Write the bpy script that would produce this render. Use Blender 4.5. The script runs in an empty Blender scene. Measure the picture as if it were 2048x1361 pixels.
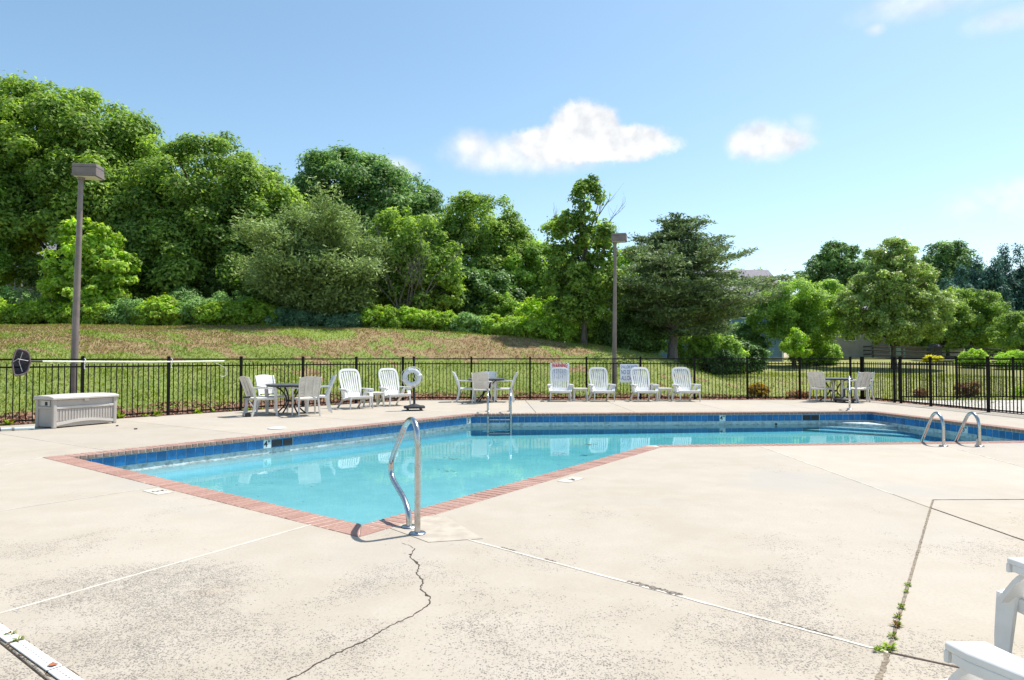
import bpy, bmesh, math, random
import numpy as np
from mathutils import Vector, Matrix

random.seed(7)
RNG = np.random.default_rng(11)
PI = math.pi
R = math.radians
SC = bpy.context.scene
COL = SC.collection

# ------------------------------------------------------------------ camera
EYE = 1.37
cam = bpy.data.cameras.new('camera')
cam.lens = 24.0
cam.sensor_width = 36.0
cam.clip_start = 0.05
cam.clip_end = 2000.0
cam_ob = bpy.data.objects.new('camera', cam)
COL.objects.link(cam_ob)
cam_ob.location = (0, 0, EYE)
cam_ob.rotation_euler = (R(90 + 1.49), 0, 0)
SC.camera = cam_ob

# ------------------------------------------------------------------ sky and sun
SUN_EL, SUN_AZ = R(62.0), R(57.0)          # azimuth measured from +Y (away from the camera) towards +X
SUN_DIR = Vector((math.cos(SUN_EL) * math.sin(SUN_AZ), math.cos(SUN_EL) * math.cos(SUN_AZ), math.sin(SUN_EL)))
world = bpy.data.worlds.new('World')
SC.world = world
world.use_nodes = True
nt = world.node_tree
for n in list(nt.nodes):
    nt.nodes.remove(n)
N = nt.nodes.new
L = nt.links.new


def wmath(op, a, b=None, c=None, clamp=False):
    n = N('ShaderNodeMath')
    n.operation = op
    n.use_clamp = clamp
    for i, v in enumerate((a, b, c)):
        if v is None:
            continue
        if isinstance(v, (int, float)):
            n.inputs[i].default_value = v
        else:
            L(v, n.inputs[i])
    return n.outputs[0]


out = N('ShaderNodeOutputWorld')
bg = N('ShaderNodeBackground')
bg.inputs[1].default_value = 0.15
sky = N('ShaderNodeTexSky')
sky.sky_type = 'NISHITA'
sky.sun_disc = False
sky.sun_elevation = SUN_EL
sky.sun_rotation = SUN_AZ
sky.altitude = 200
sky.air_density = 1.0
sky.dust_density = 1.0
sky.ozone_density = 0.8
tc = N('ShaderNodeTexCoord')
sep = N('ShaderNodeSeparateXYZ')
L(tc.outputs['Generated'], sep.inputs[0])
az = wmath('ARCTAN2', sep.outputs[0], sep.outputs[1])
el = wmath('ARCSINE', sep.outputs[2])
noi = N('ShaderNodeTexNoise')
noi.inputs['Scale'].default_value = 24.0
noi.inputs['Detail'].default_value = 12.0
noi.inputs['Roughness'].default_value = 0.70
L(tc.outputs['Generated'], noi.inputs['Vector'])
nz = wmath('SUBTRACT', noi.outputs[0], 0.5)


def cloud(blobs, soft, dens, amp):
    m = None
    for (a, e, ra, re) in blobs:
        dx = wmath('DIVIDE', wmath('SUBTRACT', az, a), ra)
        dy = wmath('DIVIDE', wmath('SUBTRACT', el, e), re)
        d = wmath('SQRT', wmath('ADD', wmath('MULTIPLY', dx, dx), wmath('MULTIPLY', dy, dy)))
        m = d if m is None else wmath('SMOOTH_MIN', m, d, 0.25)
    m = wmath('ADD', m, wmath('MULTIPLY', nz, amp))
    k = N('ShaderNodeMapRange')
    k.interpolation_type = 'SMOOTHSTEP'
    L(m, k.inputs[0])
    k.inputs[1].default_value = 1.0 + soft
    k.inputs[2].default_value = 1.0 - soft
    k.inputs[3].default_value = 0.0
    k.inputs[4].default_value = dens
    return k.outputs[0]


masks = [
    cloud([(0.108, 0.322, 0.050, 0.036), (0.078, 0.304, 0.085, 0.026), (0.165, 0.304, 0.062, 0.024), (0.12, 0.296, 0.11, 0.020)], 0.22, 1.0, 1.25),
    cloud([(-0.01, 0.292, 0.070, 0.020), (-0.055, 0.302, 0.026, 0.018), (0.05, 0.287, 0.09, 0.016)], 0.75, 0.85, 1.4),
    cloud([(0.352, 0.291, 0.042, 0.023), (0.368, 0.287, 0.045, 0.017)], 0.42, 0.92, 1.3),
    cloud([(0.405, 0.305, 0.016, 0.012)], 0.8, 0.35, 1.2),
    cloud([(0.60, 0.445, 0.075, 0.026), (0.645, 0.435, 0.06, 0.022)], 0.8, 0.6, 1.6),
    cloud([(0.545, 0.422, 0.05, 0.012), (0.52, 0.428, 0.03, 0.009), (0.635, 0.385, 0.03, 0.010), (0.495, 0.405, 0.009, 0.006)], 0.9, 0.5, 1.6),
    cloud([(-0.195, 0.268, 0.05, 0.014)], 0.6, 0.6, 1.0),
    cloud([(-0.39, 0.262, 0.03, 0.010), (-0.63, 0.43, 0.02, 0.008)], 0.6, 0.3, 1.0),
    cloud([(0.63, 0.185, 0.05, 0.020)], 0.8, 0.6, 1.4),
    cloud([(1.2, 0.5, 0.16, 0.06), (1.32, 0.47, 0.14, 0.05), (-1.3, 0.4, 0.15, 0.05), (-1.15, 0.43, 0.1, 0.05)], 0.35, 0.9, 0.9),
]
mm = masks[0]
for m in masks[1:]:
    mm = wmath('MAXIMUM', mm, m)
sat = N('ShaderNodeHueSaturation')
sat.inputs['Hue'].default_value = 0.487
sat.inputs['Saturation'].default_value = 1.04
sat.inputs['Value'].default_value = 0.85
L(sky.outputs[0], sat.inputs['Color'])
cshade = N('ShaderNodeMix')
cshade.data_type = 'RGBA'
cn = N('ShaderNodeTexNoise')
cn.inputs['Scale'].default_value = 34.0
cn.inputs['Detail'].default_value = 6.0
L(tc.outputs['Generated'], cn.inputs['Vector'])
cm = N('ShaderNodeMapRange')
L(cn.outputs[0], cm.inputs[0])
cm.inputs[1].default_value = 0.35
cm.inputs[2].default_value = 0.65
L(cm.outputs[0], cshade.inputs[0])
cshade.inputs[6].default_value = (3.5, 3.65, 3.85, 1)
cshade.inputs[7].default_value = (5.0, 4.95, 4.85, 1)
mix = N('ShaderNodeMix')
mix.data_type = 'RGBA'
L(mm, mix.inputs[0])
L(sat.outputs[0], mix.inputs[6])
L(cshade.outputs[2], mix.inputs[7])
L(mix.outputs[2], bg.inputs[0])
L(bg.outputs[0], out.inputs[0])

sun = bpy.data.lights.new('sun', 'SUN')
sun.energy = 4.4
sun.angle = R(0.5)
sun.color = (1.0, 0.95, 0.87)
sun_ob = bpy.data.objects.new('sun', sun)
COL.objects.link(sun_ob)
sun_ob.rotation_euler = (-SUN_DIR).to_track_quat('-Z', 'Y').to_euler()

SC.view_settings.view_transform = 'Standard'
SC.view_settings.look = 'None'
SC.view_settings.exposure = 0.64
SC.view_settings.gamma = 1.0
SC.view_settings.use_curve_mapping = False
SC.cycles.max_bounces = 10
SC.cycles.transparent_max_bounces = 16
SC.cycles.caustics_reflective = False
SC.cycles.caustics_refractive = False


# ------------------------------------------------------------------ materials
class Mat:
    def __init__(self, name):
        self.m = bpy.data.materials.new(name)
        self.m.use_nodes = True
        self.t = self.m.node_tree
        self.p = self.t.nodes['Principled BSDF']
        self.o = self.t.nodes['Material Output']

    def n(self, kind, **kw):
        k = self.t.nodes.new(kind)
        for a, b in kw.items():
            setattr(k, a, b)
        return k

    def l(self, a, b):
        self.t.links.new(a, b)

    def math(self, op, a, b=None, c=None, clamp=False):
        k = self.n('ShaderNodeMath', operation=op, use_clamp=clamp)
        for i, v in enumerate((a, b, c)):
            if v is None:
                continue
            if isinstance(v, (int, float)):
                k.inputs[i].default_value = v
            else:
                self.l(v, k.inputs[i])
        return k.outputs[0]

    def mixc(self, f, a, b, blend='MIX'):
        k = self.n('ShaderNodeMix', data_type='RGBA', blend_type=blend)
        for i, v in ((0, f), (6, a), (7, b)):
            if isinstance(v, (int, float)):
                k.inputs[i].default_value = v
            elif isinstance(v, tuple):
                k.inputs[i].default_value = (*v, 1) if len(v) == 3 else v
            else:
                self.l(v, k.inputs[i])
        return k.outputs[2]

    def pos(self):
        return self.n('ShaderNodeNewGeometry').outputs['Position']

    def noise(self, scale, detail=4, rough=0.55, vec=None, dist=0.0):
        k = self.n('ShaderNodeTexNoise')
        k.inputs['Scale'].default_value = scale
        k.inputs['Detail'].default_value = detail
        k.inputs['Roughness'].default_value = rough
        k.inputs['Distortion'].default_value = dist
        self.l(vec if vec is not None else self.pos(), k.inputs['Vector'])
        return k.outputs[0]

    def ramp(self, v, a, b, lo=0.0, hi=1.0):
        k = self.n('ShaderNodeMapRange', interpolation_type='SMOOTHSTEP')
        self.l(v, k.inputs[0])
        k.inputs[1].default_value = a
        k.inputs[2].default_value = b
        k.inputs[3].default_value = lo
        k.inputs[4].default_value = hi
        return k.outputs[0]

    def bump(self, h, strength=0.3, dist=0.01):
        k = self.n('ShaderNodeBump')
        k.inputs['Strength'].default_value = strength
        k.inputs['Distance'].default_value = dist
        self.l(h, k.inputs['Height'])
        self.l(k.outputs[0], self.p.inputs['Normal'])

    def base(self, c):
        if isinstance(c, tuple):
            self.p.inputs['Base Color'].default_value = (*c, 1)
        else:
            self.l(c, self.p.inputs['Base Color'])

    def rough(self, r):
        if isinstance(r, (int, float)):
            self.p.inputs['Roughness'].default_value = r
        else:
            self.l(r, self.p.inputs['Roughness'])


def simple(name, col, rough=0.5, metal=0.0, var=0.12, scale=6.0, bump=0.0, bscale=60.0, rand=0.0):
    a = Mat(name)
    f = a.noise(scale, 5)
    dark = tuple(c * (1 - var) for c in col)
    lite = tuple(min(1, c * (1 + var)) for c in col)
    c = a.mixc(a.ramp(f, 0.3, 0.7), dark, lite)
    if rand:
        oi = a.n('ShaderNodeObjectInfo')
        hv = a.n('ShaderNodeHueSaturation')
        a.l(c, hv.inputs['Color'])
        a.l(a.math('ADD', a.math('MULTIPLY', oi.outputs['Random'], rand), 1 - rand / 2), hv.inputs['Value'])
        c = hv.outputs[0]
    a.base(c)
    a.rough(rough)
    a.p.inputs['Metallic'].default_value = metal
    if bump:
        a.bump(a.noise(bscale, 4), bump, 0.004)
    return a.m


M = {}


def concrete():
    a = Mat('concrete')
    P = a.pos()
    sx = a.n('ShaderNodeSeparateXYZ')
    a.l(P, sx.inputs[0])
    n1 = a.noise(0.55, 5, 0.6)
    n2 = a.noise(2.6, 6, 0.65)
    c = a.mixc(a.ramp(n1, 0.30, 0.70), (0.362, 0.316, 0.252), (0.405, 0.360, 0.297))
    c = a.mixc(a.ramp(n2, 0.35, 0.75, 0, 0.5), c, (0.45, 0.405, 0.34))
    c = a.mixc(a.ramp(a.noise(55, 4, 0.6), 0.42, 0.70, 0, 0.45), c, (0.315, 0.280, 0.232))
    # grey worn patches
    n3 = a.noise(0.42, 3, 0.5, dist=0.6)
    c = a.mixc(a.ramp(n3, 0.54, 0.74, 0, 0.75), c, (0.345, 0.325, 0.295))
    # rusty tint
    n4 = a.noise(0.9, 3, 0.5)
    c = a.mixc(a.ramp(n4, 0.64, 0.82, 0, 0.4), c, (0.45, 0.31, 0.195))
    # exposed dark aggregate where the coating has worn: strongest in patches
    wear = a.noise(0.95, 6, 0.66, dist=0.7)
    near = a.ramp(sx.outputs[1], 7.5, 3.2, 0.0, 0.13)
    wv = a.math('ADD', wear, near)
    for (ex, ey, rx, ry, k) in ((-2.2, 4.15, 0.75, 0.42, 0.25), (-1.75, 3.15, 0.7, 0.5, 0.12), (0.35, 3.2, 0.9, 0.6, 0.08), (1.55, 4.1, 0.5, 0.35, 0.12), (-3.3, 5.2, 0.8, 0.4, 0.06)):
        qx = a.math('DIVIDE', a.math('SUBTRACT', sx.outputs[0], ex), rx)
        qy = a.math('DIVIDE', a.math('SUBTRACT', sx.outputs[1], ey), ry)
        dd = a.math('ADD', a.math('MULTIPLY', qx, qx), a.math('MULTIPLY', qy, qy))
        wv = a.math('ADD', wv, a.ramp(dd, 2.0, 0.1, 0.0, k))
    wear_m = a.ramp(wv, 0.575, 0.88)
    wear_m = a.math('MULTIPLY', wear_m, a.ramp(a.noise(7.5, 5, 0.7), 0.30, 0.62, 0.25, 1.15))
    vec = a.n('ShaderNodeVectorMath', operation='ADD')
    nd = a.n('ShaderNodeTexNoise')
    nd.inputs['Scale'].default_value = 30.0
    a.l(P, nd.inputs['Vector'])
    sc = a.n('ShaderNodeVectorMath', operation='SCALE')
    a.l(nd.outputs['Color'], sc.inputs[0])
    sc.inputs['Scale'].default_value = 0.03
    a.l(P, vec.inputs[0])
    a.l(sc.outputs[0], vec.inputs[1])
    speck = None
    for scale, thr in ((78.0, 0.50), (135.0, 0.52)):
        v = a.n('ShaderNodeTexVoronoi', feature='F1')
        v.inputs['Scale'].default_value = scale
        a.l(vec.outputs[0], v.inputs['Vector'])
        # only some of the cells carry a dark chip
        sepc = a.n('ShaderNodeSeparateColor')
        a.l(v.outputs['Color'], sepc.inputs[0])
        keep = a.math('LESS_THAN', sepc.outputs[0], a.math('MULTIPLY', wear_m, 0.80))
        s = a.math('MULTIPLY', a.ramp(v.outputs['Distance'], thr, thr - 0.2), keep)
        speck = s if speck is None else a.math('MAXIMUM', speck, s)
    c = a.mixc(a.math('MULTIPLY', speck, 0.85), c, (0.13, 0.115, 0.10))
    # sparse dark spots
    v = a.n('ShaderNodeTexVoronoi', feature='F1')
    v.inputs['Scale'].default_value = 2.6
    a.l(P, v.inputs['Vector'])
    sepc = a.n('ShaderNodeSeparateColor')
    a.l(v.outputs['Color'], sepc.inputs[0])
    spot = a.math('MULTIPLY', a.ramp(v.outputs['Distance'], 0.035, 0.015), a.math('GREATER_THAN', sepc.outputs[1], 0.45))
    c = a.mixc(a.math('MULTIPLY', spot, 0.8), c, (0.08, 0.07, 0.06))
    oi = a.n('ShaderNodeObjectInfo')
    hv = a.n('ShaderNodeHueSaturation')
    a.l(c, hv.inputs['Color'])
    a.l(a.math('ADD', a.math('MULTIPLY', oi.outputs['Random'], 0.08), 0.96), hv.inputs['Value'])
    a.base(hv.outputs[0])
    a.rough(0.85)
    h = a.math('SUBTRACT', a.math('MULTIPLY', a.noise(120, 3), 0.35), a.math('MULTIPLY', speck, 0.8))
    a.bump(h, 0.35, 0.004)
    return a.m


def brick():
    a = Mat('brick')
    oi = a.n('ShaderNodeObjectInfo')
    c = a.mixc(oi.outputs['Random'], (0.255, 0.135, 0.100), (0.345, 0.205, 0.160))
    c = a.mixc(a.ramp(a.noise(38, 5, 0.65), 0.35, 0.75, 0, 0.55), c, (0.46, 0.30, 0.26))
    c = a.mixc(a.ramp(a.noise(7, 4, 0.6), 0.62, 0.8, 0, 0.7), c, (0.62, 0.52, 0.43))
    c = a.mixc(a.ramp(a.noise(12, 4, 0.6), 0.6, 0.8, 0, 0.5), c, (0.16, 0.08, 0.065))
    a.base(c)
    a.rough(0.85)
    a.bump(a.noise(90, 4), 0.4, 0.004)
    return a.m


def glaze(name, col):
    a = Mat(name)
    oi = a.n('ShaderNodeObjectInfo')
    hv = a.n('ShaderNodeHueSaturation')
    c = a.mixc(a.ramp(a.noise(9, 4), 0.3, 0.7), tuple(x * 0.85 for x in col), tuple(x * 1.15 for x in col))
    a.l(c, hv.inputs['Color'])
    a.l(a.math('ADD', a.math('MULTIPLY', oi.outputs['Random'], 0.35), 0.82), hv.inputs['Value'])
    a.base(a.mixc(a.ramp(a.noise(16, 5, 0.7), 0.62, 0.8, 0, 0.35), hv.outputs[0], (0.3, 0.42, 0.5)))
    a.rough(0.25)
    return a.m


def leafmat(name, c1, c2, c3=None, trans=0.35, rough=0.5, spec=0.16):
    a = Mat(name)
    g = 1.0 if spec == 0.2 else (1.6 if spec == 0.25 else 2.1)
    k1, k2 = (1.0, 1.0) if spec in (0.2, 0.25) else (0.72, 1.62)
    c1, c2 = tuple(x * g * k1 for x in c1), tuple(x * g * k2 for x in c2)
    trans = min(0.6, trans * 1.15)
    at = a.n('ShaderNodeAttribute', attribute_name='tint')
    c = a.mixc(at.outputs['Fac'], c1, c2)
    if c3:
        at2 = a.n('ShaderNodeAttribute', attribute_name='alt')
        c = a.mixc(at2.outputs['Fac'], c, c3)
    a.base(c)
    a.rough(rough)
    a.p.inputs['Specular IOR Level'].default_value = spec
    tr = a.n('ShaderNodeBsdfTranslucent')
    hv = a.n('ShaderNodeHueSaturation')
    hv.inputs['Saturation'].default_value = 1.2
    hv.inputs['Value'].default_value = 1.45 if spec == 0.25 else 1.75
    a.l(c, hv.inputs['Color'])
    a.l(hv.outputs[0], tr.inputs[0])
    mx = a.n('ShaderNodeMixShader')
    mx.inputs[0].default_value = trans
    a.l(a.p.outputs[0], mx.inputs[1])
    a.l(tr.outputs[0], mx.inputs[2])
    a.l(mx.outputs[0], a.o.inputs[0])
    return a.m


def ground_mat():
    a = Mat('lawn_soil')
    dry = a.n('ShaderNodeAttribute', attribute_name='dry').outputs['Fac']
    bed = a.n('ShaderNodeAttribute', attribute_name='bed').outputs['Fac']
    lush = a.n('ShaderNodeAttribute', attribute_name='lush').outputs['Fac']
    g = a.mixc(a.ramp(a.noise(1.1, 5, 0.6), 0.3, 0.7), (0.150, 0.200, 0.034), (0.230, 0.265, 0.058))
    g = a.mixc(a.ramp(a.noise(14, 4, 0.7), 0.35, 0.7, 0, 0.6), g, (0.08, 0.125, 0.020))
    sxp = a.n('ShaderNodeSeparateXYZ')
    a.l(a.pos(), sxp.inputs[0])
    g = a.mixc(a.ramp(sxp.outputs[0], 3.0, 13.0, 0.0, 0.75), g, a.mixc(a.ramp(a.noise(0.8, 5, 0.6), 0.3, 0.7), (0.185, 0.20, 0.055), (0.275, 0.255, 0.085)))
    straw = a.mixc(a.ramp(a.noise(2.6, 5, 0.65), 0.38, 0.62), (0.205, 0.120, 0.062), (0.270, 0.210, 0.095))
    f = a.ramp(a.math('ADD', dry, a.math('MULTIPLY', a.math('SUBTRACT', a.noise(5, 5, 0.7), 0.5), 0.9)), 0.35, 0.65)
    c = a.mixc(f, g, straw)
    c = a.mixc(a.math('MULTIPLY', lush, 0.8), c, (0.175, 0.245, 0.042))
    mul = a.mixc(a.ramp(a.noise(9, 6, 0.75), 0.3, 0.7), (0.11, 0.05, 0.03), (0.30, 0.17, 0.11))
    c = a.mixc(bed, c, mul)
    a.base(c)
    a.rough(0.95)
    a.bump(a.noise(22, 5, 0.7), 0.6, 0.05)
    return a.m


def steel_mat():
    a = Mat('stainless_steel')
    c = a.mixc(a.ramp(a.noise(9, 5, 0.6), 0.45, 0.75, 0, 0.8), (0.52, 0.52, 0.53), (0.36, 0.31, 0.25))
    a.base(c)
    a.p.inputs['Metallic'].default_value = 1.0
    a.rough(a.ramp(a.noise(30, 4), 0.3, 0.7, 0.14, 0.3))
    return a.m


def water_mat():
    a = Mat('pool_water')
    a.t.nodes.remove(a.p)
    gl = a.n('ShaderNodeBsdfGlossy')
    gl.inputs['Roughness'].default_value = 0.0
    gl.inputs['Color'].default_value = (1, 1, 1, 1)
    tr = a.n('ShaderNodeBsdfTransparent')
    fr = a.n('ShaderNodeFresnel')
    fr.inputs[0].default_value = 1.24
    bm = a.n('ShaderNodeBump')
    bm.inputs['Strength'].default_value = 0.15
    bm.inputs['Distance'].default_value = 0.01
    w = a.math('ADD', a.noise(2.2, 3, 0.5), a.math('MULTIPLY', a.noise(9, 3, 0.5), 0.25))
    a.l(w, bm.inputs['Height'])
    a.l(bm.outputs[0], gl.inputs['Normal'])
    a.l(bm.outputs[0], fr.inputs['Normal'])
    mx = a.n('ShaderNodeMixShader')
    a.l(fr.outputs[0], mx.inputs[0])
    a.l(tr.outputs[0], mx.inputs[1])
    a.l(gl.outputs[0], mx.inputs[2])
    a.l(mx.outputs[0], a.o.inputs['Surface'])
    ab = a.n('ShaderNodeVolumeAbsorption')
    ab.inputs['Color'].default_value = (0.34, 0.86, 0.90, 1)
    ab.inputs['Density'].default_value = 1.25
    a.l(ab.outputs[0], a.o.inputs['Volume'])
    return a.m


def plaster_mat():
    a = Mat('pool_plaster')
    P = a.pos()
    sx = a.n('ShaderNodeSeparateXYZ')
    a.l(P, sx.inputs[0])
    c = a.mixc(a.ramp(a.noise(2.4, 7, 0.68), 0.32, 0.68), (0.325, 0.475, 0.525), (0.40, 0.545, 0.595))
    # chalky band with grime just above the water line
    band = a.ramp(sx.outputs[2], -0.325, -0.30)
    grime = a.mixc(a.ramp(a.noise(11, 6, 0.7), 0.42, 0.7), (0.52, 0.60, 0.60), (0.25, 0.29, 0.28))
    c = a.mixc(band, c, grime)
    line = a.math('MULTIPLY', a.ramp(sx.outputs[2], -0.345, -0.315), a.ramp(sx.outputs[2], -0.285, -0.31))
    c = a.mixc(a.math('MULTIPLY', line, a.ramp(a.noise(6, 5, 0.7), 0.4, 0.65)), c, (0.12, 0.16, 0.15))
    a.base(c)
    a.rough(0.7)
    return a.m


def siding(name, col):
    a = Mat(name)
    c = a.mixc(a.ramp(a.noise(1.5, 4), 0.3, 0.7), tuple(x * 0.9 for x in col), tuple(x * 1.1 for x in col))
    a.base(c)
    a.rough(0.6)
    return a.m


def bark_mat(name, c1, c2):
    a = Mat(name)
    mp = a.n('ShaderNodeMapping')
    mp.inputs['Scale'].default_value = (9, 9, 1.6)
    a.l(a.pos(), mp.inputs[0])
    f = a.noise(2.0, 6, 0.7, vec=mp.outputs[0])
    a.base(a.mixc(a.ramp(f, 0.35, 0.65), c1, c2))
    a.rough(0.9)
    a.bump(f, 0.8, 0.03)
    return a.m


M['concrete'] = concrete()
M['walk'] = simple('walkway_concrete', (0.43, 0.40, 0.36), 0.85, var=0.15, scale=3, bump=0.2)
M['patch'] = simple('patch_concrete', (0.395, 0.348, 0.286), 0.85, var=0.12, scale=9, bump=0.3)
M['filler'] = simple('joint_soil', (0.13, 0.085, 0.05), 0.95, var=0.4, scale=18, bump=0.5)
M['caulk'] = simple('joint_caulk', (0.53, 0.485, 0.415), 0.7, var=0.15, scale=8)
M['scrape'] = simple('worn_aggregate', (0.15, 0.13, 0.11), 0.95, var=0.7, scale=60)
M['joint'] = simple('sandy_joint', (0.20, 0.165, 0.122), 0.95, var=0.5, scale=45, bump=0.5)
M['crack'] = simple('crack_dirt', (0.055, 0.04, 0.03), 0.95, var=0.4, scale=30)
M['mortar'] = simple('mortar', (0.52, 0.40, 0.34), 0.9, var=0.2, scale=14, bump=0.3)
M['brick'] = brick()
M['tile'] = glaze('blue_tile', (0.013, 0.135, 0.33))
M['wtile'] = simple('white_tile', (0.66, 0.70, 0.70), 0.3, var=0.06)
M['grout'] = simple('tile_grout', (0.42, 0.52, 0.60), 0.8, var=0.15, scale=20)
M['ink'] = simple('black_print', (0.012, 0.012, 0.014), 0.5, var=0.1)
M['blueink'] = simple('blue_print', (0.03, 0.10, 0.40), 0.5, var=0.1)
M['redink'] = simple('red_print', (0.68, 0.03, 0.025), 0.5, var=0.1)
M['plaster'] = plaster_mat()
M['water'] = water_mat()
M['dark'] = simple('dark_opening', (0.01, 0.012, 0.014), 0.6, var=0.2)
M['white'] = simple('white_resin', (0.72, 0.72, 0.71), 0.42, var=0.10, scale=3.5, rand=0.10)
M['cream'] = simple('cream_resin', (0.68, 0.645, 0.595), 0.45, var=0.09, scale=6, rand=0.08)  # cream resin, a little warmer and darker than the white one
M['fence'] = simple('black_metal', (0.009, 0.008, 0.008), 0.6, var=0.25, scale=4)
M['fence'].node_tree.nodes['Principled BSDF'].inputs['Specular IOR Level'].default_value = 0.15
M['steel'] = steel_mat()
M['table'] = simple('table_metal', (0.10, 0.11, 0.12), 0.35, var=0.2, scale=10)
M['bplastic'] = simple('black_plastic', (0.022, 0.022, 0.025), 0.45, var=0.2)
M['boxp'] = simple('taupe_plastic', (0.44, 0.40, 0.365), 0.5, var=0.06, scale=4, bump=0.1)
M['boxl'] = simple('lid_plastic', (0.56, 0.52, 0.48), 0.5, var=0.06, scale=4, bump=0.1)
M['lamp'] = simple('lamp_paint', (0.205, 0.160, 0.145), 0.4, var=0.15, scale=5)
M['lens'] = simple('lamp_lens', (0.55, 0.52, 0.45), 0.3, var=0.1)
M['buoy'] = simple('buoy_white', (0.70, 0.71, 0.74), 0.5, var=0.1, scale=8)
M['rope'] = simple('rope', (0.70, 0.68, 0.62), 0.9, var=0.15, scale=40)
M['net'] = simple('net_mesh', (0.075, 0.07, 0.085), 0.8, var=0.4, scale=20)
M['netframe'] = simple('net_frame', (0.16, 0.11, 0.12), 0.5, var=0.2)
M['pole'] = simple('white_pole', (0.80, 0.79, 0.77), 0.35, var=0.05)
M['grey'] = simple('grey_metal', (0.36, 0.36, 0.37), 0.5, 0.3, var=0.2, scale=12)
M['sign'] = simple('sign_white', (0.90, 0.92, 0.94), 0.4, var=0.05)
M['pipe'] = simple('pale_pipe', (0.55, 0.66, 0.70), 0.4, var=0.1)
M['wood'] = bark_mat('weathered_wood', (0.075, 0.06, 0.055), (0.19, 0.155, 0.14))
M['bark'] = bark_mat('bark', (0.055, 0.042, 0.032), (0.16, 0.13, 0.10))
M['greybark'] = bark_mat('grey_bark', (0.10, 0.082, 0.075), (0.235, 0.20, 0.185))
M['ground'] = ground_mat()
M['bluesiding'] = siding('blue_siding', (0.16, 0.27, 0.44))
M['beigesiding'] = siding('beige_siding', (0.42, 0.36, 0.32))
M['greysiding'] = siding('grey_siding', (0.27, 0.28, 0.33))
M['trim'] = simple('white_trim', (0.74, 0.74, 0.74), 0.5, var=0.06)
M['roof'] = simple('shingles', (0.22, 0.205, 0.23), 0.9, var=0.2, scale=8, bump=0.4)
M['glass'] = simple('window_glass', (0.03, 0.04, 0.05), 0.05, var=0.2)
M['cabinet'] = simple('cabinet_paint', (0.40, 0.52, 0.44), 0.5, var=0.08)
M['cover'] = simple('grill_cover', (0.085, 0.085, 0.10), 0.6, var=0.2)
M['chip'] = leafmat('mulch_chip', (0.15, 0.06, 0.035), (0.42, 0.24, 0.16), trans=0.0, rough=0.9, spec=0.2)
M['blade'] = leafmat('grass_blade', (0.090, 0.130, 0.020), (0.180, 0.210, 0.042), (0.225, 0.155, 0.08), trans=0.3, rough=0.6, spec=0.25)
LEAF = {
    'oak': leafmat('oak_leaf', (0.040, 0.086, 0.022), (0.120, 0.160, 0.038), (0.170, 0.190, 0.060), trans=0.38),
    'olive': leafmat('olive_leaf', (0.040, 0.086, 0.022), (0.116, 0.156, 0.038), (0.180, 0.190, 0.070), trans=0.36),
    'deep': leafmat('deep_leaf', (0.030, 0.070, 0.026), (0.088, 0.134, 0.046), (0.150, 0.175, 0.060), trans=0.32),
    'bright': leafmat('bright_leaf', (0.058, 0.108, 0.026), (0.132, 0.182, 0.046), (0.19, 0.215, 0.05), trans=0.42),
    'lime': leafmat('lime_leaf', (0.080, 0.138, 0.024), (0.172, 0.225, 0.046), (0.23, 0.26, 0.05), trans=0.42),
    'cedar': leafmat('cedar_leaf', (0.060, 0.094, 0.036), (0.132, 0.168, 0.066), trans=0.15, rough=0.6),
    'pine': leafmat('pine_leaf', (0.034, 0.062, 0.028), (0.092, 0.122, 0.054), (0.130, 0.130, 0.055), trans=0.12, rough=0.6),
    'cypress': leafmat('cypress_leaf', (0.014, 0.042, 0.034), (0.040, 0.080, 0.060), trans=0.12, rough=0.55),
    'juniper': leafmat('juniper_leaf', (0.050, 0.105, 0.032), (0.125, 0.190, 0.065), trans=0.2, rough=0.55),
    'bluejun': leafmat('blue_juniper_leaf', (0.034, 0.085, 0.050), (0.092, 0.150, 0.088), trans=0.2, rough=0.55),
    'hedge': leafmat('hedge_leaf', (0.085, 0.145, 0.026), (0.165, 0.230, 0.040), (0.255, 0.285, 0.042), trans=0.35),
    'pale': leafmat('pale_leaf', (0.060, 0.110, 0.028), (0.165, 0.205, 0.070), (0.190, 0.165, 0.080), trans=0.3, rough=0.35),
    'glossy': leafmat('glossy_leaf', (0.022, 0.055, 0.018), (0.060, 0.100, 0.030), trans=0.2, rough=0.42),
    'yellow': leafmat('yellow_leaf', (0.20, 0.19, 0.006), (0.28, 0.265, 0.008), trans=0.35),
    'rust': leafmat('rust_leaf', (0.055, 0.075, 0.020), (0.13, 0.11, 0.025), (0.50, 0.21, 0.02), trans=0.35),
    'maroon': leafmat('maroon_leaf', (0.05, 0.022, 0.018), (0.14, 0.06, 0.035), (0.16, 0.20, 0.04), trans=0.3),
    'weed': leafmat('weed_leaf', (0.055, 0.095, 0.016), (0.115, 0.150, 0.030), (0.16, 0.085, 0.03), trans=0.3),
    'debris': leafmat('fallen_leaf', (0.045, 0.035, 0.02), (0.10, 0.075, 0.04), trans=0.1),
}

# ------------------------------------------------------------------ builders
def link(name, me, mat=None, parent=None, loc=None, rot=None):
    o = bpy.data.objects.new(name, me)
    COL.objects.link(o)
    if me is not None and mat is not None and not me.materials:
        me.materials.append(mat)
    if parent is not None:
        o.parent = parent
    if loc is not None:
        o.location = loc
    if rot is not None:
        o.rotation_euler = rot
    return o


def tag(o, label=None, cat=None, group=None, kind=None):
    if label:
        o['label'] = label
    if cat:
        o['category'] = cat
    if group:
        o['group'] = group
    if kind:
        o['kind'] = kind
    return o


def thing(name, label, cat, loc=(0, 0, 0), rz=0.0, group=None):
    o = link(name, None, None, None, loc, (0, 0, rz))
    o.empty_display_size = 0.2
    return tag(o, label, cat, group)


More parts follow.
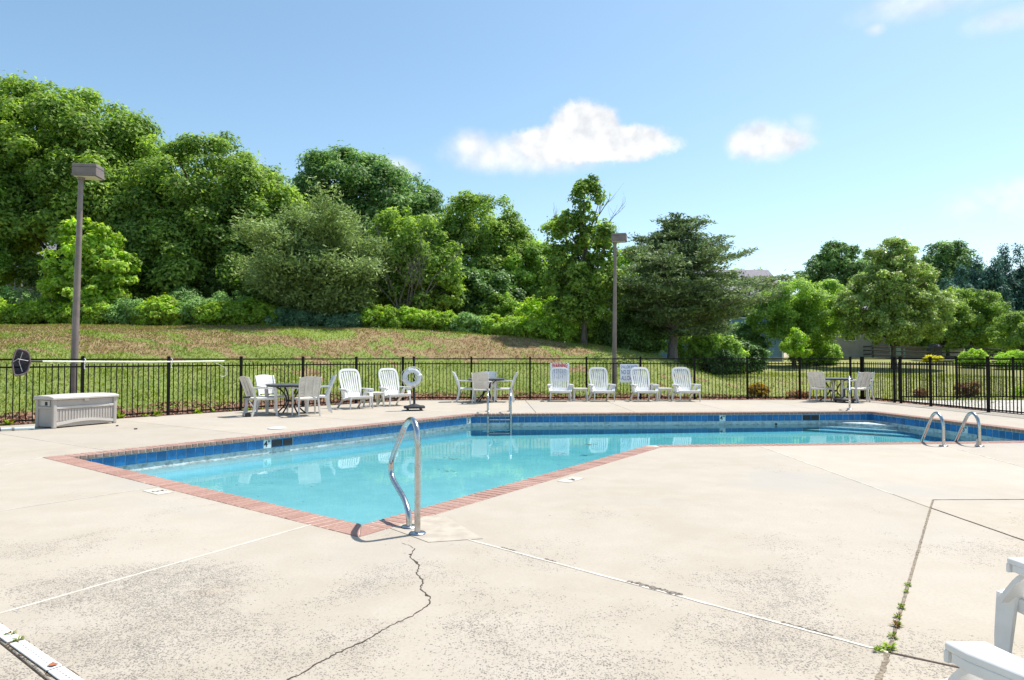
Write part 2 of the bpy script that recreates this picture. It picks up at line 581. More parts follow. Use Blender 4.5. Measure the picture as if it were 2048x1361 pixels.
def dup(root, loc, rz=0.0, label=None, group=None):
    r = root.copy()
    COL.objects.link(r)
    r.location = loc
    r.rotation_euler = (0, 0, rz)
    if label:
        r['label'] = label
    if group:
        r['group'] = group
    for ch in list(root.children):
        c = ch.copy()
        COL.objects.link(c)
        c.parent = r
        for g in list(ch.children):
            d = g.copy()
            COL.objects.link(d)
            d.parent = c
    return r


class MB:
    def __init__(self):
        self.v = []
        self.f = []

    def add(self, vs, fs):
        o = len(self.v)
        self.v += [tuple(x) for x in vs]
        self.f += [tuple(i + o for i in f) for f in fs]
        return self

    def box(self, c, s, rot=None):
        hx, hy, hz = s[0] / 2, s[1] / 2, s[2] / 2
        vs = [Vector((x, y, z)) for x in (-hx, hx) for y in (-hy, hy) for z in (-hz, hz)]
        if rot is not None:
            vs = [rot @ p for p in vs]
        c = Vector(c)
        return self.add([p + c for p in vs], [(0, 1, 3, 2), (4, 6, 7, 5), (0, 4, 5, 1), (2, 3, 7, 6), (0, 2, 6, 4), (1, 5, 7, 3)])

    def bar(self, a, b, w, t, up=(0, 0, 1)):
        """rectangular bar from a to b: w across, t along 'up'"""
        a, b = Vector(a), Vector(b)
        d = b - a
        ln = d.length
        d.normalize()
        u = Vector(up)
        s = d.cross(u)
        if s.length < 1e-5:
            s = d.cross(Vector((1, 0, 0)))
        s.normalize()
        u = s.cross(d)
        m = Matrix((s, d, u)).transposed()
        return self.box((a + b) / 2, (w, ln, t), m)

    def tube(self, pts, rad, n=8, caps=True, prof=None):
        """sweep; rad a number or list; prof = list of (s,t) for a non round section"""
        P = [Vector(p) for p in pts]
        k = len(P)
        rr = [rad] * k if isinstance(rad, (int, float)) else list(rad)
        T = []
        for i in range(k):
            a = P[max(0, i - 1)]
            b = P[min(k - 1, i + 1)]
            t = (b - a)
            T.append(t.normalized() if t.length > 1e-9 else Vector((0, 0, 1)))
        ref = Vector((0, 0, 1)) if abs(T[0].z) < 0.9 else Vector((1, 0, 0))
        s = T[0].cross(ref).normalized()
        ring = prof or [(math.cos(2 * PI * j / n), math.sin(2 * PI * j / n)) for j in range(n)]
        n = len(ring)
        vs, fs = [], []
        for i in range(k):
            s = (s - T[i] * s.dot(T[i])).normalized()
            u = T[i].cross(s)
            for (x, y) in ring:
                vs.append(P[i] + (s * x + u * y) * rr[i])
        for i in range(k - 1):
            for j in range(n):
                a = i * n + j
                b = i * n + (j + 1) % n
                fs.append((a, b, b + n, a + n))
        if caps:
            fs.append(tuple(range(n - 1, -1, -1)))
            fs.append(tuple((k - 1) * n + j for j in range(n)))
        return self.add(vs, fs)

    def lathe(self, prof, n=20, c=(0, 0, 0), axis='Z'):
        vs, fs = [], []
        for (r, z) in prof:
            for j in range(n):
                a = 2 * PI * j / n
                p = (r * math.cos(a), r * math.sin(a), z)
                if axis == 'Y':
                    p = (p[0], p[2], p[1])
                vs.append((p[0] + c[0], p[1] + c[1], p[2] + c[2]))
        k = len(prof)
        for i in range(k - 1):
            for j in range(n):
                a = i * n + j
                b = i * n + (j + 1) % n
                fs.append((a, b, b + n, a + n))
        fs.append(tuple(range(n - 1, -1, -1)))
        fs.append(tuple((k - 1) * n + j for j in range(n)))
        return self.add(vs, fs)

    def prism(self, poly, z0, z1):
        n = len(poly)
        vs = [(x, y, z0) for x, y in poly] + [(x, y, z1) for x, y in poly]
        fs = [tuple(range(n - 1, -1, -1)), tuple(range(n, 2 * n))]
        fs += [(i, (i + 1) % n, (i + 1) % n + n, i + n) for i in range(n)]
        return self.add(vs, fs)

    def mesh(self, name, bevel=0.0, seg=1, smooth=False, angle=40):
        me = bpy.data.meshes.new(name)
        me.from_pydata(self.v, [], self.f)
        bm = bmesh.new()
        bm.from_mesh(me)
        bmesh.ops.recalc_face_normals(bm, faces=bm.faces)
        if bevel:
            es = [e for e in bm.edges if len(e.link_faces) == 2 and e.calc_face_angle(0) > R(35)]
            bmesh.ops.bevel(bm, geom=es, offset=bevel, segments=seg, affect='EDGES', profile=0.5, clamp_overlap=True)
        if smooth:
            for f in bm.faces:
                f.smooth = True
            for e in bm.edges:
                if len(e.link_faces) == 2 and e.calc_face_angle(0) > R(angle):
                    e.smooth = False
        bm.to_mesh(me)
        bm.free()
        return me

    def build(self, name, mat, parent=None, loc=None, rot=None, **kw):
        return link(name, self.mesh(name, **kw), mat, parent, loc, rot)


def fillet(pts, r, seg=5):
    """round the corners of a polyline"""
    P = [Vector(p) for p in pts]
    o = [P[0]]
    for i in range(1, len(P) - 1):
        a, b, c = P[i - 1], P[i], P[i + 1]
        d1, d2 = (a - b), (c - b)
        q = min(r, d1.length * 0.48, d2.length * 0.48)
        p0, p1 = b + d1.normalized() * q, b + d2.normalized() * q
        for k in range(seg + 1):
            t = k / seg
            o.append(p0 * (1 - t) ** 2 + b * 2 * t * (1 - t) + p1 * t * t)
    o.append(P[-1])
    return o


_txt = {}


def text_mesh(s, size, thick=0.0015, sx=1.0, bold=0.006):
    key = (s, size, sx)
    if key in _txt:
        return _txt[key]
    cu = bpy.data.curves.new('txt', 'FONT')
    cu.body = s
    cu.size = size
    cu.align_x = 'CENTER'
    cu.align_y = 'CENTER'
    cu.extrude = thick
    cu.offset = size * bold
    ob = bpy.data.objects.new('txt', cu)
    COL.objects.link(ob)
    bpy.context.view_layer.update()
    me = bpy.data.meshes.new_from_object(ob.evaluated_get(bpy.context.evaluated_depsgraph_get()))
    bpy.data.objects.remove(ob)
    for v in me.vertices:
        v.co.x *= sx
    me.materials.clear()
    _txt[key] = me
    return me


def fast_mesh(name, V, F, attrs=None):
    """V (n,3), F (m,k) arrays -> mesh with per-face float attributes"""
    me = bpy.data.meshes.new(name)
    V = np.ascontiguousarray(V, dtype=np.float32)
    F = np.ascontiguousarray(F, dtype=np.int32)
    m, k = F.shape
    me.vertices.add(len(V))
    me.vertices.foreach_set('co', V.ravel())
    me.loops.add(m * k)
    me.loops.foreach_set('vertex_index', F.ravel())
    me.polygons.add(m)
    me.polygons.foreach_set('loop_start', np.arange(0, m * k, k, dtype=np.int32))
    me.polygons.foreach_set('loop_total', np.full(m, k, dtype=np.int32))
    for nm, (dom, val) in (attrs or {}).items():
        at = me.attributes.new(nm, 'FLOAT', dom)
        at.data.foreach_set('value', np.ascontiguousarray(val, dtype=np.float32))
    me.update(calc_edges=True)
    me.validate()
    return me


def unit(a):
    return a / np.maximum(np.linalg.norm(a, axis=-1, keepdims=True), 1e-9)


def leaves(C, Nrm, size, rng, aspect=0.55, droop=None, bend=0.18):
    """rhombic leaf quads at C with facing normals Nrm; returns V,F"""
    n = len(C)
    t = rng.normal(size=(n, 3)) if droop is None else droop + rng.normal(size=(n, 3)) * 0.45
    t = unit(t - Nrm * (t * Nrm).sum(1, keepdims=True))
    s = np.cross(Nrm, t)
    sz = size * rng.uniform(0.65, 1.35, size=(n, 1))
    w_ = s * sz * 0.62 * aspect
    a = C - t * sz * 0.5 + w_ * rng.uniform(-0.5, 0.5, (n, 1)) - w_
    b = C - t * sz * rng.uniform(0.1, 0.5, (n, 1)) + w_
    c = C + t * sz * 0.55 - Nrm * sz * bend * 0.5
    V = np.stack([a, b, c], 1).reshape(-1, 3)
    F = np.arange(n * 3, dtype=np.int32).reshape(n, 3)
    return V, F


def crown(lobes, n, size, seed, clump=1.0, flat=0.78, fill=0.18, aspect=0.7, updir=0.5, droop=None, gap=0.0, altf=0.06):
    """foliage: big lobes -> clumps on and in them -> leaves on the clumps.
    lobes = [(x,y,z,rx,ry,rz)]"""
    n, size, clump = int(n * 1.9), size * 0.66, clump * 0.80
    rng = np.random.default_rng(seed)
    lob = np.array(lobes, float)
    w = (lob[:, 3] * lob[:, 5]) ** 1.0
    w = w / w.sum()
    area = (lob[:, 3] * lob[:, 5] * 4 * PI).sum()
    nc = max(10, int(area / (clump * clump * 2.1)))
    li = rng.choice(len(lob), nc, p=w)
    d = unit(rng.normal(size=(nc, 3)) + np.array([0, 0, 0.25]))
    r = np.where(rng.random(nc) < fill, rng.uniform(0.25, 0.8, nc), rng.uniform(0.80, 1.02, nc))
    cc = lob[li, :3] + d * lob[li, 3:6] * r[:, None]
    keep = rng.random(nc) > gap
    cc, d = cc[keep], d[keep]
    nc = len(cc)
    cr = clump * rng.uniform(0.5, 1.2, nc)
    ct = rng.random(nc)
    wl = cr ** 2
    ci = rng.choice(nc, n, p=wl / wl.sum())
    e = unit(rng.normal(size=(n, 3)) + np.array([0, 0, 0.55]))
    rr = rng.uniform(0.4, 1.12, n) ** 0.75
    rad = np.stack([cr, cr, cr * flat], 1)
    stray = rng.random(n) < 0.10
    rr = np.where(stray, rr * rng.uniform(1.1, 1.6, n), rr)
    C = cc[ci] + e * rad[ci] * rr[:, None]
    Nn = unit(e * 0.75 + np.array([0, 0, updir]) + rng.normal(size=(n, 3)) * 0.42 + d[ci] * 0.2)
    V, F = leaves(C, Nn, size, rng, aspect, droop)
    tint = np.clip(0.5 * ct[ci] + 0.65 * rng.random(n) - 0.08 + rng.normal(size=n) * 0.06, 0, 1)
    alt = np.where(rng.random(n) < altf, rng.uniform(0.4, 1.0, n), 0.0)
    return V, F, tint, alt, cc


def crown_obj(name, kind, parent, *a, **kw):
    V, F, tint, alt, cc = crown(*a, **kw)
    me = fast_mesh(name, V, F, {'tint': ('FACE', tint), 'alt': ('FACE', alt)})
    return link(name, me, LEAF[kind], parent), cc


def trunk_mb(h, r0, r1, seed, lean=(0, 0), n=9):
    rnd = random.Random(seed)
    pts, rad = [], []
    k = 7
    for i in range(k + 1):
        t = i / k
        pts.append((lean[0] * t + rnd.uniform(-1, 1) * 0.04 * h * 0.12 * (t > 0), lean[1] * t + rnd.uniform(-1, 1) * 0.04 * h * 0.12 * (t > 0), h * t - 0.15))
        rad.append(r0 * (1.35 if i == 0 else 1.0) * (1 - t) + r1 * t)
    m = MB()
    m.tube(pts, rad, n)
    return m, pts, rad


def tree(name, label, kind, loc, h, lobes, n, size, seed, r0=0.2, trunk_h=None, group=None, bark='bark', limbs=9, cat='tree', **kw):
    z = terrain(loc[0], loc[1])
    t = thing(name, label, cat, (loc[0], loc[1], z), 0, group)
    c, cc = crown_obj('crown', kind, t, lobes, n, size, seed, **kw)
    th = trunk_h or h * 0.7
    m, pts, rad = trunk_mb(th, r0, r0 * 0.3, seed)
    rnd = random.Random(seed + 5)
    m.build('trunk', M[bark], t, smooth=True)
    lm = MB()
    cc = [Vector(x) for x in cc]
    rnd.shuffle(cc)
    for q in cc[:limbs]:
        zt = min(max(q.z * 0.55, th * 0.28), th * 0.95)
        f = zt / th * (len(pts) - 1)
        i = min(int(f), len(pts) - 2)
        a = Vector(pts[i]).lerp(Vector(pts[i + 1]), f - i)
        b = a.lerp(q, 0.5) + Vector((0, 0, 0.08 * (q - a).length))
        lm.tube([a, b, q], [r0 * 0.42, r0 * 0.26, r0 * 0.08], 6)
    if limbs:
        lm.build('limbs', M[bark], t, smooth=True)
    return t


# ------------------------------------------------------------------ terrain
DECK = [(-14.0, 9.35), (-3.15, 22.22), (11.5, 22.5), (11.82, 20.8), (12.1, 17.9), (12.6, 11.4), (12.6, -1.0), (-14.0, -1.0)]


def sstep(a, b, x):
    t = min(1, max(0, (x - a) / (b - a)))
    return t * t * (3 - 2 * t)


def np_sstep(a, b, x):
    t = np.clip((x - a) / (b - a), 0, 1)
    return t * t * (3 - 2 * t)


ZC_X = [-60, -22, -9.3, -3.8, -0.5, 1.5, 3.6, 5.2, 6.8, 9.0, 60]
ZC_Z = [3.0, 2.85, 2.80, 2.62, 2.38, 2.22, 1.95, 1.72, 1.42, 0.55, 0.25]


def np_terrain(x, y):
    x = np.asarray(x, float)
    y = np.asarray(y, float)
    yf = np.where(x < -3.2, 22.4 + (x + 3.2) * 1.19, 22.7)
    zf = 1.45 * np_sstep(22.7, 68, y) ** 0.85
    zc = np.interp(x, ZC_X, ZC_Z)
    yc = 30.5
    t = np.clip((y - yf) / (yc - yf), 0, 1.0)
    s = 0.45 * t + 0.55 * (t * t * (3 - 2 * t))
    fall = 1 - 0.35 * np_sstep(40, 75, y)
    zb = zc * s * fall
    front = np_sstep(6.5, 11.5, y)
    z = np.where(x < 9, np.maximum(zb, zf * np_sstep(5, 8, x)), np.maximum(zf, zb))
    z = z * front
    return z + 0.03 * np.sin(x * 0.9 + y * 0.31) * np.sin(y * 0.7 - x * 0.2) * np.clip(t * 3, 0, 1)


def terrain(x, y):
    return float(np_terrain(x, y))


def deck_dist_r(theta, cx, cy):
    """distance from (cx,cy) to the deck outline along each angle"""
    dx, dy = np.cos(theta), np.sin(theta)
    best = np.full(theta.shape, 1e9)
    n = len(DECK)
    for i in range(n):
        x1, y1 = DECK[i]
        x2, y2 = DECK[(i + 1) % n]
        ex, ey = x2 - x1, y2 - y1
        den = dx * ey - dy * ex
        t = ((x1 - cx) * ey - (y1 - cy) * ex) / np.where(np.abs(den) < 1e-9, 1e-9, den)
        s = ((x1 - cx) * dy - (y1 - cy) * dx) / np.where(np.abs(den) < 1e-9, 1e-9, den)
        ok = (t > 0) & (s >= -1e-6) & (s <= 1 + 1e-6)
        best = np.where(ok & (t < best), t, best)
    return best


def ellmask(x, y, c, r):
    return ((x - c[0]) / r[0]) ** 2 + ((y - c[1]) / r[1]) ** 2


def dryness(x, y):
    """how bare and straw-coloured the lawn is: the upper bank is patchy"""
    yf = np.where(x < -3.2, 22.4 + (x + 3.2) * 1.19, 22.7)
    t = (y - yf) / (30.5 - yf)
    d = np_sstep(0.30, 0.72, t) * np_sstep(7, 2, x)
    return np.clip(d, 0, 1)


def vnoise(x, y, seed=0):
    r_ = np.random.default_rng(seed).random((256, 256))
    xi, yi = np.floor(x).astype(int), np.floor(y).astype(int)
    fx, fy = x - xi, y - yi
    fx, fy = fx * fx * (3 - 2 * fx), fy * fy * (3 - 2 * fy)
    g_ = lambda a, b: r_[a % 256, b % 256]
    return (g_(xi, yi) * (1 - fx) + g_(xi + 1, yi) * fx) * (1 - fy) + (g_(xi, yi + 1) * (1 - fx) + g_(xi + 1, yi + 1) * fx) * fy


def fbm(x, y, seed=0, oct_=4):
    v_, a_, t_ = 0, 1.0, 0
    for k in range(oct_):
        v_ = v_ + a_ * vnoise(x * 2 ** k + 17.3 * k, y * 2 ** k + 5.1 * k, seed + k)
        t_ += a_
        a_ *= 0.62
    return v_ / t_


def bareness(x, y):
    d_ = dryness(x, y)
    f_ = fbm(x * 0.75, y * 1.25, 31, 5)
    return np_sstep(0.44, 0.60, f_ + (d_ - 0.5) * 0.30 - 0.06) * (1 - lushness(x, y))


def lushness(x, y):
    return 1 - np_sstep(0.75, 1.1, ellmask(x, y, (-8.0, 28.2), (1.6, 1.35)))


NA, NR = 720, 120
th = np.linspace(0, 2 * PI, NA, endpoint=False)
CX0, CY0 = 0.0, 8.0
r0 = deck_dist_r(th, CX0, CY0) - 0.06
u = np.linspace(0, 1, NR)
rr = r0[None, :] + (420 - r0[None, :]) * (u[:, None] ** 3.2)
X = CX0 + rr * np.cos(th)[None, :]
Y = CY0 + rr * np.sin(th)[None, :]
Z = np_terrain(X, Y) - 0.03
edge = rr - r0[None, :]
V = np.stack([X, Y, Z], -1).reshape(-1, 3)
ii, jj = np.meshgrid(np.arange(NR - 1), np.arange(NA), indexing='ij')
F = np.stack([ii * NA + jj, ii * NA + (jj + 1) % NA, (ii + 1) * NA + (jj + 1) % NA, (ii + 1) * NA + jj], -1).reshape(-1, 4)
bedw = 1.15 + 0.25 * np.sin(X * 1.7) + 0.15 * np.sin(X * 4.1 + Y)
bed = 1 - np_sstep(bedw * 0.85, bedw * 1.05, edge)
gm = fast_mesh('lawn', V, F, {'dry': ('POINT', bareness(X, Y).ravel()), 'bed': ('POINT', bed.ravel()), 'lush': ('POINT', lushness(X, Y).ravel())})
for p in gm.polygons:
    p.use_smooth = True
tag(link('lawn', gm, M['ground']), kind='structure')

# ------------------------------------------------------------------ pool deck: slabs with joints
P1, P2, P3, P4, P5, P6 = (-6.47, 9.44), (-1.17, 5.26), (2.28, 10.49), (10.2, 11.2), (9.36, 17.69), (-1.04, 16.89)
POOL = [P1, P2, P3, P4, P5, P6]          # counter-clockwise, outer edge of the coping


def inset(poly, d):
    n = len(poly)
    o = []
    for i in range(n):
        p0, p1, p2 = Vector(poly[i - 1]), Vector(poly[i]), Vector(poly[(i + 1) % n])
        d1, d2 = (p1 - p0).normalized(), (p2 - p1).normalized()
        n1, n2 = Vector((-d1.y, d1.x)), Vector((-d2.y, d2.x))
        k = (n1 + n2)
        k = k / max(1e-6, (1 + n1.dot(n2)))
        o.append(tuple(p1 + k * d))
    return o


COPE = 0.27
INNER = inset(POOL, COPE)
WALL = inset(POOL, COPE - 0.04)

L8a, L8b = (-5.97, 10.13), (-10.65, 13.3)
L9b, L2a, L2b = (-6.45, 6.42), (-3.75, 7.295), (-5.12, 5.39)
L1a, L1b, J3s = (-1.65, 5.64), (-2.80, 3.59), (-0.88, 5.70)
Q, RR, X46, J6t = (1.75, 3.21), (0.30, 1.15), (3.82, 6.27), (4.06, 6.62)
J4a, J7a, J7b, J4e = (3.84, 10.63), (6.78, 10.89), (6.10, 6.66), (3.90, 1.75)
DLP = (-12.5, 11.1)
E6, S1, S2 = (-5.15, 19.85), (-4.51, 12.13), (-2.78, 14.51)
SE1, SE2 = (-8.97, 15.31), (-6.99, 17.66)
K1, K2, K3, K4 = (0.60, 17.02), (3.10, 17.21), (5.60, 17.40), (8.05, 17.59)
G1, G2, G3, G4 = (0.42, 22.29), (2.95, 22.34), (5.55, 22.39), (8.05, 22.43)
SLABS = [
    [P1, L9b, DLP, L8b, L8a], [P1, L2a, L2b, L9b], [L2a, L1a, L1b, L2b], [L1a, P2, J3s, Q, RR, L1b],
    [J3s, P3, J4a, X46, Q], [J4a, J7a, J7b, J6t, X46], [J7a, P4, (12.6, 11.4), (12.6, 6.7), J7b],
    [J6t, J7b, (12.6, 6.7), (12.6, -1.0), (3.95, -1.0), J4e, X46], [X46, J4e, Q], [Q, J4e, (3.95, -1.0), (-1.2, -1.0), RR],
    [DLP, L9b, L2b, L1b, RR, (-1.2, -1.0), (-14.0, -1.0), (-14.0, 9.35)],
    [P4, P5, (12.1, 17.9), (12.6, 11.4)], [P5, K4, G4, (11.5, 22.5), (11.82, 20.8), (12.1, 17.9)],
    [K4, K3, G3, G4], [K3, K2, G2, G3], [K2, K1, G1, G2], [K1, P6, E6, (-3.15, 22.22), G1],
    [P6, S2, SE2, E6], [S2, S1, SE1, SE2], [S1, L8a, L8b, SE1],
]
deck = link('pool_deck', None)
tag(deck, kind='structure')


def ccw(poly):
    a = sum(poly[i][0] * poly[(i + 1) % len(poly)][1] - poly[(i + 1) % len(poly)][0] * poly[i][1] for i in range(len(poly)))
    return poly if a > 0 else poly[::-1]


for s in SLABS:
    MB().prism(inset(ccw(s), 0.0055), -0.12, 0.0).build('concrete_slab', M['concrete'], deck, bevel=0.004)
# soil under the joints (a sheet with the pool left out: one quad per stretch of coping)
fl = MB()
for s in SLABS:
    fl.prism(ccw(s), -0.20, -0.016)
fo = fl.build('joint_soil', M['filler'], deck)


def strip(name, a, b, w, z, mat, parent, seg=14, jit=0.15, seed=1, t=0.004):
    rnd = random.Random(seed)
    a, b = Vector((*a, 0)), Vector((*b, 0))
    d = (b - a).normalized()
    s = Vector((-d.y, d.x, 0))
    vs, fs = [], []
    for i in range(seg + 1):
        p = a.lerp(b, i / seg)
        w1, w2 = w / 2 * (1 + rnd.uniform(-jit, jit)), w / 2 * (1 + rnd.uniform(-jit, jit))
        for q in (p + s * w1, p - s * w2):
            vs += [(q.x, q.y, z - t), (q.x, q.y, z)]
    for i in range(seg):
        k = i * 4
        fs += [(k + 1, k + 3, k + 7, k + 5), (k, k + 1, k + 5, k + 4), (k + 3, k + 2, k + 6, k + 7)]
    fs += [(0, 2, 3, 1), (seg * 4, seg * 4 + 1, seg * 4 + 3, seg * 4 + 2)]
    m = MB()
    m.add(vs, fs)
    return m.build(name, mat, parent)


def lerp2(a, b, t):
    return (a[0] + (b[0] - a[0]) * t, a[1] + (b[1] - a[1]) * t)


strip('joint_caulk', L1a, L1b, 0.022, 0.003, M['caulk'], deck, 30, 0.2, 1)
strip('joint_caulk', L2a, L2b, 0.014, 0.003, M['caulk'], deck, 30, 0.3, 2)
strip('joint_caulk', lerp2(J3s, Q, 0.20), Q, 0.022, 0.003, M['caulk'], deck, 60, 0.25, 3)
strip('joint_caulk', J4a, lerp2(J4a, X46, 0.86), 0.016, 0.003, M['caulk'], deck, 40, 0.4, 4)
strip('joint_caulk', J7a, lerp2(J7a, J7b, 0.7), 0.016, 0.003, M['caulk'], deck, 30, 0.4, 5)
strip('joint_caulk', P1, L9b, 0.014, 0.003, M['caulk'], deck, 30, 0.4, 6)
strip('joint_caulk', L8a, lerp2(L8a, L8b, 0.4), 0.014, 0.003, M['caulk'], deck, 30, 0.4, 7)
for t0, t1, sd in ((0.30, 0.34, 1), (0.415, 0.44, 2), (0.60, 0.70, 3), (0.86, 0.93, 5)):
    a, b = lerp2(J3s, Q, t0), lerp2(J3s, Q, t1)
    strip('joint_scrape', (a[0] + 0.012, a[1] + 0.014), (b[0] + 0.014, b[1] + 0.014), 0.014 if sd != 3 else 0.032, 0.004, M['scrape'], deck, 30, 0.95, sd, 0.002)
# deep expansion joint with soil showing
strip('expansion_joint', J6t, Q, 0.015, 0.0025, M['joint'], deck, 110, 0.5, 8, 0.002)
strip('expansion_joint', Q, RR, 0.024, 0.0025, M['joint'], deck, 80, 0.5, 9, 0.002)
strip('dark_joint', X46, J4e, 0.016, 0.0025, M['crack'], deck, 50, 0.35, 10, 0.002)
strip('dark_joint', Q, J4e, 0.016, 0.0025, M['crack'], deck, 40, 0.35, 11, 0.002)
strip('dark_joint', J6t, J7b, 0.016, 0.0025, M['crack'], deck, 40, 0.35, 12, 0.002)
# trowelled repair around the near handrail
MB().prism([(-0.98, 5.52), (-0.62, 5.10), (-0.22, 5.20), (-0.60, 5.98), (-0.74, 5.94)], 0.0, 0.004).build('repair_patch', M['patch'], deck)
# meandering crack
CR = [(-0.81, 5.08), (-0.75, 5.02), (-0.70, 4.93), (-0.705, 4.74), (-0.62, 4.55), (-0.60, 4.36), (-0.54, 4.20), (-0.545, 4.08), (-0.465, 3.93),
      (-0.46, 3.82), (-0.53, 3.66), (-0.635, 3.51), (-0.70, 3.36), (-0.80, 3.22), (-0.87, 3.10), (-0.935, 2.96), (-1.03, 2.84), (-1.14, 2.60), (-1.25, 2.35), (-1.3, 2.05)]
rnd = random.Random(3)
cp = []
for i in range(len(CR) - 1):
    for k in range(7):
        q = lerp2(CR[i], CR[i + 1], k / 7)
        cp.append((q[0] + rnd.uniform(-.008, .008), q[1] + rnd.uniform(-.006, .006)))
cv, cf = [], []
for i, q in enumerate(cp):
    w = (0.0018 + 0.0034 * rnd.random() + (0.007 if rnd.random() < 0.06 else 0)) * (0.5 if i < 14 else 1)
    a = cp[max(0, i - 1)]
    b = cp[min(len(cp) - 1, i + 1)]
    d = Vector((b[0] - a[0], b[1] - a[1])).normalized()
    cv += [(q[0] - d.y * w, q[1] + d.x * w, 0.0022), (q[0] + d.y * w, q[1] - d.x * w, 0.0022)]
    if i:
        k = i * 2
        cf.append((k - 2, k - 1, k + 1, k))
MB().add(cv, cf).build('crack', M['crack'], deck)

# trench drain covers, lower left
dv = Vector((0.797, -0.604, 0)).normalized()
base = Vector((-2.49, 3.40, 0))
for i, (s0, s1) in enumerate(((-3.4, -1.9), (-1.88, -0.43), (-0.41, 0.11), (0.145, 0.60), (0.615, 2.0))):
    a, b = base + dv * s0, base + dv * s1
    dr = thing('drain_cover', ['white drain cover strip furthest left in the trench, beyond the frame', 'long white drain cover strip left of the short one',
                               'white slotted drain cover piece left of the weed gap', 'white slotted drain cover piece right of the weed gap',
                               'white drain cover strip with the brown leaf at its start'][i], 'drain cover', (a.x, a.y, 0), math.atan2(dv.y, dv.x), 'white trench drain covers')
    ln = (b - a).length
    MB().box((ln / 2, 0, 0.006), (ln, 0.062, 0.008)).build('cover_strip', M['white'], dr, bevel=0.002)
    sl = MB()
    k = int(ln / 0.032)
    for j in range(k):
        sl.box((0.02 + j * 0.032, 0.0, 0.0106), (0.012, 0.007, 0.0012))
    sl.build('drain_slots', M['grey'], dr)
    strip('drain_soil', (a.x - dv.x * .02, a.y - dv.y * .02), (b.x + dv.x * .02, b.y + dv.y * .02), 0.070, 0.0018, M['filler'], deck, 30, 0.3, 30 + i, 0.0015)

# depth numbers stencilled on the deck
def deck_mark(txt, c, ang, size=0.17, box=True):
    m = thing('depth_marker', None, None, (c[0], c[1], 0.0), ang)
    return m


for txt, c, ang, lab in (('3\'', (-3.62, 7.02), math.atan2(-4.18, 5.30), 'worn white depth marker painted on the deck beside the left brick edge'),
                         ('4\'', (0.66, 7.70), math.atan2(5.23, 3.45), 'faint white depth marker painted on the deck beside the right brick edge')):
    mk = thing('depth_marker', lab, 'depth marker', (c[0], c[1], 0.0), ang + (0 if c[0] < 0 else 0), 'depth markers painted on the deck')
    MB().box((0, 0, 0.0028), (0.34, 0.16, 0.0032)).build('white_panel', M['caulk'], mk)
    link('numeral', text_mesh(txt, 0.16, 0.0006), M['ink'], mk, (0, 0, 0.0056), (0, 0, 0 if c[0] < 0 else PI))

# ------------------------------------------------------------------ pool: basin, coping, tiles, water
basin = link('pool_basin', None)
tag(basin, kind='structure')
WZ = -0.305


def depth(x, y):
    return -0.465 - 0.05 * sstep(4.5, 0.0, x) * sstep(-5.5, -1.0, x)


n = len(WALL)
bm = bmesh.new()
rings = []
for d_, f_ in ((0, 0.0), (0, 0.72), (0.012, 0.84), (0.04, 0.93), (0.09, 0.98), (0.16, 1.0)):
    pl = inset(WALL, d_) if d_ else WALL
    rings.append([bm.verts.new((x, y, -0.02 + (depth(x, y) + 0.02) * f_)) for x, y in pl])
for r1, r2 in zip(rings[:-1], rings[1:]):
    for i in range(n):
        f = bm.faces.new((r1[i], r1[(i + 1) % n], r2[(i + 1) % n], r2[i]))
        f.smooth = True
bm.faces.new(rings[-1])
me = bpy.data.meshes.new('basin_shell')
bmesh.ops.triangulate(bm, faces=[f for f in bm.faces if len(f.verts) > 4])
bm.to_mesh(me)
bm.free()
link('basin_shell', me, M['plaster'], basin)
# outside skin keeps soil and basin apart; shade for the void under the deck is not needed
# corner steps: near corner (under the handrail) and far right corner (top step dry)
def corner_step(c, a, b, size, z1, z0, name='corner_step'):
    c = Vector(c)
    a = (Vector(a) - c).normalized()
    b = (Vector(b) - c).normalized()
    p = [c, c + a * size, c + b * size]
    MB().prism(ccw([tuple(q) for q in p]), z0, z1).build(name, M['plaster'], basin, bevel=0.015, seg=2)


W5, W2 = WALL[4], WALL[1]
for sz, z1 in ((0.95, -0.262), (1.45, -0.36), (1.95, -0.42)):
    corner_step(W5, WALL[3], WALL[5], sz, z1, -0.60)
wl = inset(POOL, COPE - 0.07)
MB().prism(wl, -2.2, WZ).build('pool_water', M['water'])
tag(bpy.data.objects['pool_water'], kind='structure')

